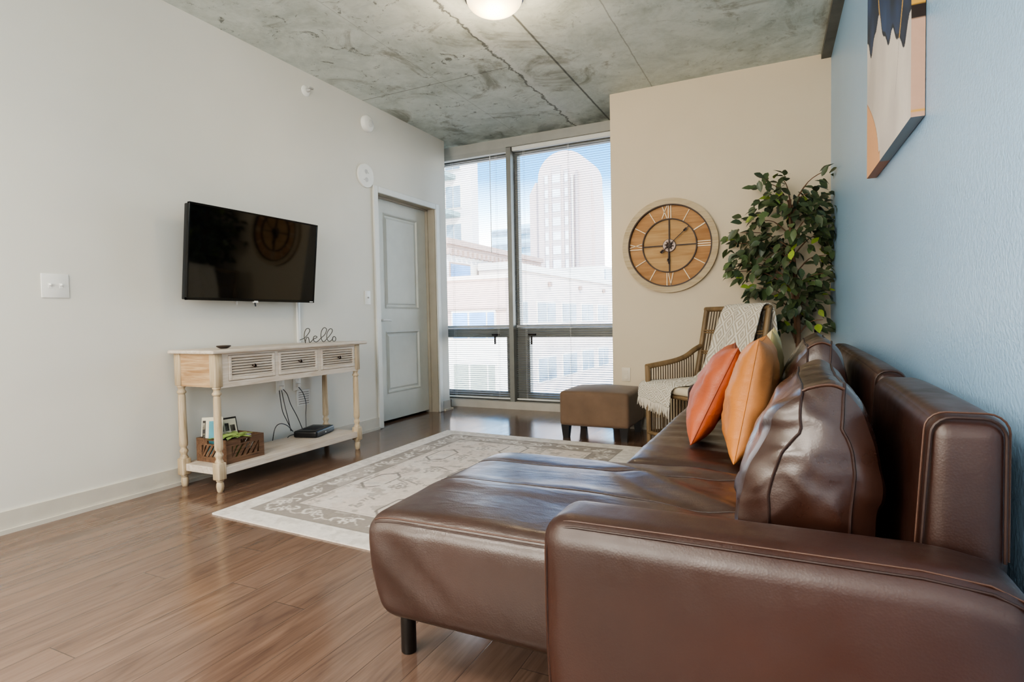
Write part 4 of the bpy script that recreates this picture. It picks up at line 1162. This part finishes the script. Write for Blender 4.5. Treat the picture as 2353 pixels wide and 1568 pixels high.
def leafm(p, dirv, up, L, w, colr):
    side = dirv.cross(up); 
    if side.length < 1e-4: side = Vector((1, 0, 0))
    side.normalize(); nrm = side.cross(dirv).normalized(); prof = ((0, .04), (.22, .78), (.48, 1.), (.75, .62), (1., .02)); prev = None
    for q, ww in prof:
        c = p + dirv * L * q - nrm * (.10 * L * q * q); hw = w * ww
        cur = (bL.verts.new(c - side * hw + nrm * hw * .28), bL.verts.new(c), bL.verts.new(c + side * hw + nrm * hw * .28))
        for v_ in cur: v_.co.x = min(v_.co.x, xr(v_.co.y) - .004); v_.co.y = min(v_.co.y, YC - .006)
        lc.extend([colr] * 3)
        if prev: bL.faces.new((prev[0], prev[1], cur[1], cur[0])); bL.faces.new((prev[1], prev[2], cur[2], cur[1]))
        prev = cur
pal = [rgb(60, 72, 50), rgb(72, 86, 58), rgb(50, 60, 44), rgb(86, 104, 66), rgb(66, 82, 62), rgb(58, 62, 50)]
for (px, py, rr_, n) in CL:
    cx, cz = px2(px, py); tq = max(.1, min(.98, (cz - .30) / 1.42))
    cy = 4.44 + rl.uniform(-.10, .08)
    root_ = Vector((.055 - .04 * tq, 4.47, min(1.66, max(.72, cz - .14))))
    cl = Vector((cx, cy, cz)); cl.x = min(cl.x, xr(cy) - .03)
    tube(bB, smooth_path([root_, root_.lerp(cl, .5) + Vector((0, 0, .05)), cl], 4), [.005] * 4 + [.003] * 4 + [.0018], 5)
    for k in range(int(n * 1.08)):
        p = Vector((cx + rl.gauss(0, 1) * rr_ * .55 * .00277, min(YC - .03, max(4.16, cy + rl.gauss(0, .09))), cz + rl.gauss(0, 1) * rr_ * .55 * .003))
        out = (p - Vector((.03, 4.47, p.z))); out.z = 0
        if out.length > 1e-3: out.normalize()
        dv = (out * rl.uniform(.2, .9) + Vector((rl.uniform(-.5, .5), rl.uniform(-.5, .5), rl.uniform(-1.1, .25 if py > 430 else .7)))).normalized()
        upv_ = Vector((rl.uniform(-.4, .4), rl.uniform(-1.2, .2), rl.uniform(.2, 1)))
        c = random.Random(k * 77 + px).choice(pal)
        if rl.random() < .05: c = rgb(150, 172, 62)
        f_ = rl.uniform(.75, 1.25); c = (c[0] * f_, c[1] * f_, c[2] * f_, 1)
        leafm(p, dv, upv_, rl.uniform(.064, .096), rl.uniform(.018, .025), c)
obj('branch', bB, M_bark, tr)
def leaf_mat():
    t = NT('ficus_leaf'); a = t.n('ShaderNodeAttribute'); a.attribute_name = 'Col'
    n_ = t.noise(t.coord('Object'), 60, 3)
    t.bsdf(t.mix(t.maprange(n_, .3, .7, 0, .35), a.outputs['Color'], rgb(96, 112, 70)), .38, 0, .45); return t.m
fo = obj('foliage', bL, leaf_mat(), tr, angle=180)
at = fo.data.attributes.new('Col', 'FLOAT_COLOR', 'POINT'); at.data.foreach_set('color', np.array(lc, np.float32).ravel())
b = bmesh.new(); lathe(b, [(.004, .16), (.004, .785), (.016, .785), (.021, .800), (.016, .815), (.004, .819)], (.122, 4.50, 0), 16)
lathe(b, [(.004, 0), (.004, .18)], (.122, 4.50, 0), 8)
kn = thing('black_knob', (.122, 4.50, 0), 'small round black knob on a thin rod beside the tree trunk', 'knob')
b.free(); b = bmesh.new(); lathe(b, [(.05, 0), (.05, .008), (.004, .012), (.004, .785)], (.178, 4.53, 0), 16); obj('rod', b, M_black, kn)
b = bmesh.new(); lathe(b, [(.006, .778), (.018, .786), (.022, .800), (.018, .814), (.006, .821)], (.178, 4.53, 0), 16); obj('ball', b, M_black, kn)

# ================================================================== CANVAS PAINTING on the blue wall
def canvas():
    D = .035; ya, yb, za, zb = 1.96, 2.76, 1.465, 2.35
    def wp(y, z, d): return Vector((xr(y) - d, y, z))
    t = thing('canvas_painting', wp((ya + yb) / 2, za, .02), 'abstract navy, white and peach canvas painting hanging on the blue wall', 'painting')
    nu, nv = 240, 220
    navy = np.array(rgb(58, 84, 128)[:3]); navd = np.array(rgb(34, 44, 66)[:3]); wht = np.array(rgb(232, 224, 218)[:3]); pch = np.array(rgb(236, 178, 132)[:3]); gold = np.array(rgb(206, 164, 84)[:3]); gry = np.array(rgb(206, 198, 194)[:3])
    def colr(y, z):
        q = (y - ya) / (yb - ya)
        drip = 1.715 + .30 * q + .035 * math.sin(q * 17 + 2.6) + .035 * math.sin(q * 9 + 2.2) + .014 * math.sin(q * 41)
        c = wht + (gry - wht) * max(0, min(1, .5 + 1.1 * fbm((y * 2, z * 1.4, 2), 1.6)))
        pb = 1.50 + .26 * max(0, (q - .66) / .34) ** .6
        if q > .62 and z < pb: c = pch
        if abs(z - pb) < .004 and q > .62: c = pch * .7
        if z > drip:
            c = navy + (navd - navy) * max(0, min(1, .5 + 1.3 * fbm((y * 3, z * 2, 5), 1.5)))
            if z < drip + .016: c = navd * .8
            for g0, sl in ((.62, .16), (.16, -.30), (.40, .05)):
                gl = g0 + sl * (z - 1.9) + .03 * math.sin(z * 16)
                if abs(q - gl) < .010 and not (g0 == .40 and z < 2.1): c = gold
        elif abs(q - (.30 + .10 * math.sin(z * 6))) < .004 and z > 1.60: c = gry * .85
        return c
    b = grid(nu, nv, lambda a, c: wp(ya + (yb - ya) * a, za + (zb - za) * c, D))
    cs = [(*colr(ya + (yb - ya) * i / (nu - 1), za + (zb - za) * j / (nv - 1)), 1) for i in range(nu) for j in range(nv)]
    m = Mattr('canvas_paint', .5, .35, 0, 500, .15, .001, .03)
    o = obj('canvas', b, m, t, angle=180)
    at = o.data.attributes.new('Col', 'FLOAT_COLOR', 'POINT'); at.data.foreach_set('color', np.array(cs, np.float32).ravel())
    # wrapped edges
    for nm, n, f, g in (('near', 160, lambda a, c: wp(ya, za + (zb - za) * a, .002 + (D - .002) * c), lambda a: (ya, za + (zb - za) * a)),
                        ('bottom', 160, lambda a, c: wp(ya + (yb - ya) * a, za, .002 + (D - .002) * c), lambda a: (ya + (yb - ya) * a, za)),
                        ('far', 60, lambda a, c: wp(yb, za + (zb - za) * a, .002 + (D - .002) * c), lambda a: (yb, za + (zb - za) * a)),
                        ('top', 60, lambda a, c: wp(ya + (yb - ya) * a, zb, .002 + (D - .002) * c), lambda a: (ya + (yb - ya) * a, zb))):
        b = grid(n, 2, f); cs = []
        for i in range(n):
            y, z = g(i / (n - 1)); c = colr(y, z)
            if nm == 'near': c = np.array(rgb(196, 158, 136)[:3]) if z < 1.735 else np.array(rgb(40, 26, 20)[:3]); c = np.array(rgb(210, 160, 70)[:3]) if 1.477 < z < 1.487 or 1.775 < z < 1.80 else c
            if nm == 'bottom': c = np.array(rgb(150, 154, 156)[:3]) if (y - ya) / (yb - ya) < .64 else np.array(rgb(186, 128, 100)[:3])
            cs += [(*c, 1)] * 2
        o = obj('wrapped_edge', b, m, t, angle=180)
        at = o.data.attributes.new('Col', 'FLOAT_COLOR', 'POINT'); at.data.foreach_set('color', np.array(cs, np.float32).ravel())
    b = bmesh.new()
    for (y0, y1, z0, z1) in ((ya + .002, ya + .03, za + .002, zb - .002), (yb - .03, yb - .002, za + .002, zb - .002), (ya + .03, yb - .03, za + .002, za + .03), (ya + .03, yb - .03, zb - .03, zb - .002)):
        bx(b, .002, D - .003, y0, y1, z0, z1)
    for v in b.verts: v.co.x = xr(v.co.y) - v.co.x
    obj('stretcher_bar', b, M('stretcher_wood', rgb(190, 160, 120), .7), t, smooth=False)
canvas()

# ================================================================== CEILING DOME LIGHT
DC = (-1.50, 2.965)
dl = thing('ceiling_light', (DC[0], DC[1], ZC - .12), 'glowing white glass dome light on the concrete ceiling', 'ceiling light')
obj('base_ring', lathe(bmesh.new(), [(.168, ZC), (.168, ZC - .022), (.160, ZC - .026)], (*DC, 0), 48), M_steel, dl)
def dome_mat():
    t = NT('lit_glass'); f = t.noise(t.coord('Object'), 7, 2); c = t.ramp(f, [(.3, rgb(255, 226, 170)), (.7, rgb(255, 240, 206))])
    p = t.bsdf(c, .3, 0, .5, emit=(1, .86, .62, 1), estr=1.15); t.put(p.inputs['Emission Color'], c); return t.m
obj('glass_dome', lathe(bmesh.new(), [(.158, ZC - .020)] + [(.158 * math.cos(PI / 2 * i / 9), ZC - .024 - .085 * math.sin(PI / 2 * i / 9)) for i in range(9)] + [(.003, ZC - .109)], (*DC, 0), 48), dome_mat(), dl)

# ================================================================== THE CITY OUTSIDE
struct('ground', box(-140, 60, 6.5, 320, -20.2, -20), M('street_grey', rgb(150, 150, 148), .9))
M_fb = M('facade_beige', rgb(226, 210, 200), .9, var=.05, vs=.6); M_fp = M('facade_pink', rgb(206, 178, 168), .9, var=.05, vs=.6); M_fw = M('facade_white', rgb(230, 224, 216), .9, var=.04, vs=.5)
M_win = M('far_glass', rgb(128, 146, 160), .15, var=.2, vs=.5); M_winb = M('far_glass_blue', rgb(110, 156, 206), .12, var=.25, vs=.4); M_wing = M('far_glass_green', rgb(150, 158, 146), .3, var=.1, vs=.5)
M_cor = M('cornice', rgb(170, 146, 134), .9, var=.08); M_tow = M('tower_stone', rgb(206, 188, 182), .9, var=.04, vs=.1); M_twin = M('tower_window', rgb(232, 234, 236), .25, var=.15, vs=.2)
M_bluebld = M('office_blue', rgb(176, 208, 224), .4, var=.08, vs=.1); M_slabg = M('balcony_slab', rgb(128, 150, 150), .6, var=.06)
# R: the long receding block with two rows of windows
B1 = thing('building', (-18, 40, -20), 'pale beige block across the street with two rows of square windows', 'building')
obj('wall', box(-16, -14, 29, 60, -20, 3.75), M_fb, B1, smooth=False)
obj('parapet', box(-16.0, -13.85, 28.9, 60.1, 3.75, 4.15), M_fw, B1, smooth=False)
for y0, y1 in ((29.6, 31.2), (32.6, 35.7), (36.9, 39.8), (41, 43.8), (45, 47.9), (49.2, 52), (53.5, 56.5)):
    for z0, z1 in ((-3.1, -1.45), (.62, 2.05), (-7, -5.2)):
        f = obj('window', box(-14.05, -13.93, y0, y1, z0, z1), M_fw, B1, smooth=False)
        n = 2
        for k in range(n):
            w = (y1 - y0) / n; obj('window_pane', box(-13.95, -13.90, y0 + k * w + .1, y0 + (k + 1) * w - .1, z0 + .12, z1 - .12), M_win, f, smooth=False)
b = bmesh.new()
for y in (34.5, 40.5, 46.5, 52): bx(b, -13.95, -13.80, y, y + .3, 3.0, 3.3)
obj('scupper', b, M_cor, B1, smooth=False)
# M: higher block with the dark dentil cornice
B2 = thing('building', (-22, 32, -20), 'cream block with a dark toothed cornice rising behind the near block', 'building')
obj('wall', box(-30, -16.25, 25.8, 38.4, -20, 4.75), M_fw, B2, smooth=False)
b = bmesh.new(); bx(b, -30.2, -15.95, 25.7, 38.6, 4.95, 5.25); bx(b, -30.1, -16.1, 25.75, 38.5, 4.70, 4.95)
for k in range(24): bx(b, -16.24, -15.98, 25.8 + k * .53, 26.08 + k * .53, 4.42, 4.72)
obj('cornice', b, M_cor, B2, smooth=False)
for y0, y1 in ((25.6, 27.8), (29.2, 31.6), (33, 35.4)):
    f = obj('window', box(-16.3, -16.2, y0 + .6, y1 + .6, 2.9, 4.05), M_cor, B2, smooth=False)
    obj('window_pane', box(-16.22, -16.15, y0 + .7, y1 + .5, 3.0, 3.95), M_winb, f, smooth=False)
# L: near frontal block
B3 = thing('building', (-15, 25, -20), 'near pinkish block with blue glass strip windows left of the mullion', 'building')
obj('wall', box(-22, -11.85, 24, 25.6, -20, 2.85), M_fp, B3, smooth=False)
obj('coping', box(-22.1, -11.75, 23.85, 25.7, 2.85, 3.05), M_fb, B3, smooth=False)
obj('lower_wall', box(-22, -11.83, 23.96, 24.0, -20, .68), M_fw, B3, smooth=False)
obj('band', box(-22, -11.8, 23.9, 24, 1.35, 1.45), M_cor, B3, smooth=False)
for z0, z1, m in ((-.6, .0, None), (.02, 1.28, M_winb), (-3.2, -1.20, M_wing), (-6.4, -4.4, M_wing)):
    if m is None: continue
    f = obj('window', box(-14.75, -12.35, 23.88, 24.0, z0, z1 + .1), M_fw, B3, smooth=False)
    for x0, x1 in ((-14.65, -13.85), (-13.72, -12.85), (-12.75, -12.42)): obj('window_pane', box(x0, x1, 23.84, 23.9, z0 + .05, z1), m, f, smooth=False)
for x0 in (-15.3, -15.75, -16.2): obj('pilaster', box(x0, x0 + .22, 23.7, 24, -8, 1.2), M('pilaster_blue_grey', rgb(190, 200, 214), .6), B3, smooth=False)
# close tower at the left edge with balconies
B4 = thing('building', (-29, 48, -20), 'white residential tower with green-grey balcony slabs at the left window edge', 'building')
obj('wall', box(-40, -25.4, 45, 46.2, -20, 34), M('tower_white', rgb(222, 216, 214), .9, var=.04, vs=.3), B4, smooth=False)
for k, z in enumerate((10.2, 13.6, 17, 20.4)):
    obj('balcony', box(-40, -27.0 if k % 2 else -26.6, 42.9, 45, z, z + .4), M_slabg, B4, smooth=False)
    f = obj('window', box(-28.2, -26.4, 44.9, 45, z - 2.6, z - .5), M_fw, B4, smooth=False)
    obj('window_pane', box(-28.0, -27.3, 44.85, 44.92, z - 2.5, z - .6), M_win, f, smooth=False); obj('window_pane', box(-27.2, -26.5, 44.85, 44.92, z - 2.5, z - .6), M_win, f, smooth=False)
# the tall tower with the arched crown
B5 = thing('skyscraper', (-38.5, 104, -20), 'tall stone skyscraper with a rounded arched crown in the right window', 'skyscraper')
def extr(poly, y0, y1):
    b = bmesh.new(); A = [b.verts.new((x, y0, z)) for x, z in poly]; B = [b.verts.new((x, y1, z)) for x, z in poly]
    b.faces.new(A); b.faces.new(B[::-1]); n = len(poly)
    for i in range(n): b.faces.new((A[i], B[i], B[(i + 1) % n], A[(i + 1) % n]))
    return b
arch = [(-42.2 + 5.0 - 5.0 * math.cos(PI * i / 16), 27.0 + 4.6 * math.sin(PI * i / 16)) for i in range(17)]
obj('shaft', extr([(-42.2, -20)] + arch + [(-32.2, -20)], 100, 108), M_tow, B5, smooth=False)
obj('wing', extr([(-44.4, -20), (-44.4, 24.5), (-43.2, 26.6), (-42.0, 26.6), (-42.0, -20)], 101, 107), M_tow, B5, smooth=False)
obj('wing', extr([(-33.4, -20), (-33.4, 28.2), (-32.2, 27.2), (-31.6, 22), (-31.6, -20)], 101, 107), M_tow, B5, smooth=False)
for x0, x1, zt in ((-40.8, -40.0, 27.5), (-39.3, -37.6, 29.0), (-36.9, -36.1, 28.2)):
    f = obj('window_strip', box(x0, x1, 99.7, 100, -10, zt), M('strip_stone', rgb(198, 186, 184), .8, var=.03), B5, smooth=False)
    z = -8.
    while z < zt - 1.5:
        obj('window_pane', box(x0 + .1, x1 - .1, 99.6, 99.75, z, z + 1.5), M_twin, f, smooth=False); z += 2.6
obj('rib', box(-34.6, -34.2, 99.2, 100, -20, 27.5), M('rib_stone', rgb(180, 166, 164), .9, var=.03), B5, smooth=False)
obj('rib', box(-35.4, -35.2, 99.4, 100, -20, 27.0), M_fw, B5, smooth=False)
B6 = thing('office_building', (-78, 160, -20), 'pale blue glass office block far behind the cornice', 'office building')
obj('wall', box(-81, -71.5, 155, 165, -20, 28), M_bluebld, B6, smooth=False); obj('wall', box(-71.5, -66, 156, 165, -20, 29), M_bluebld, B6, smooth=False)
for z in (14, 18, 22, 26): obj('glazing_band', box(-80.5, -66.5, 154.6, 155, z, z + 1.4), M_win, B6, smooth=False)
B7 = thing('penthouse', (-17.5, 53, 4.15), 'small grey rooftop structure at the right edge of the window', 'rooftop structure')
obj('wall', box(-20, -15, 50, 59, 4.15, 5.6), M_fw, B7, smooth=False)
for y0, y1 in ((50.6, 53.6), (54.2, 57.2)): obj('louvre', box(-15.05, -14.9, y0, y1, 4.35, 5.3), M_win, B7, smooth=False)
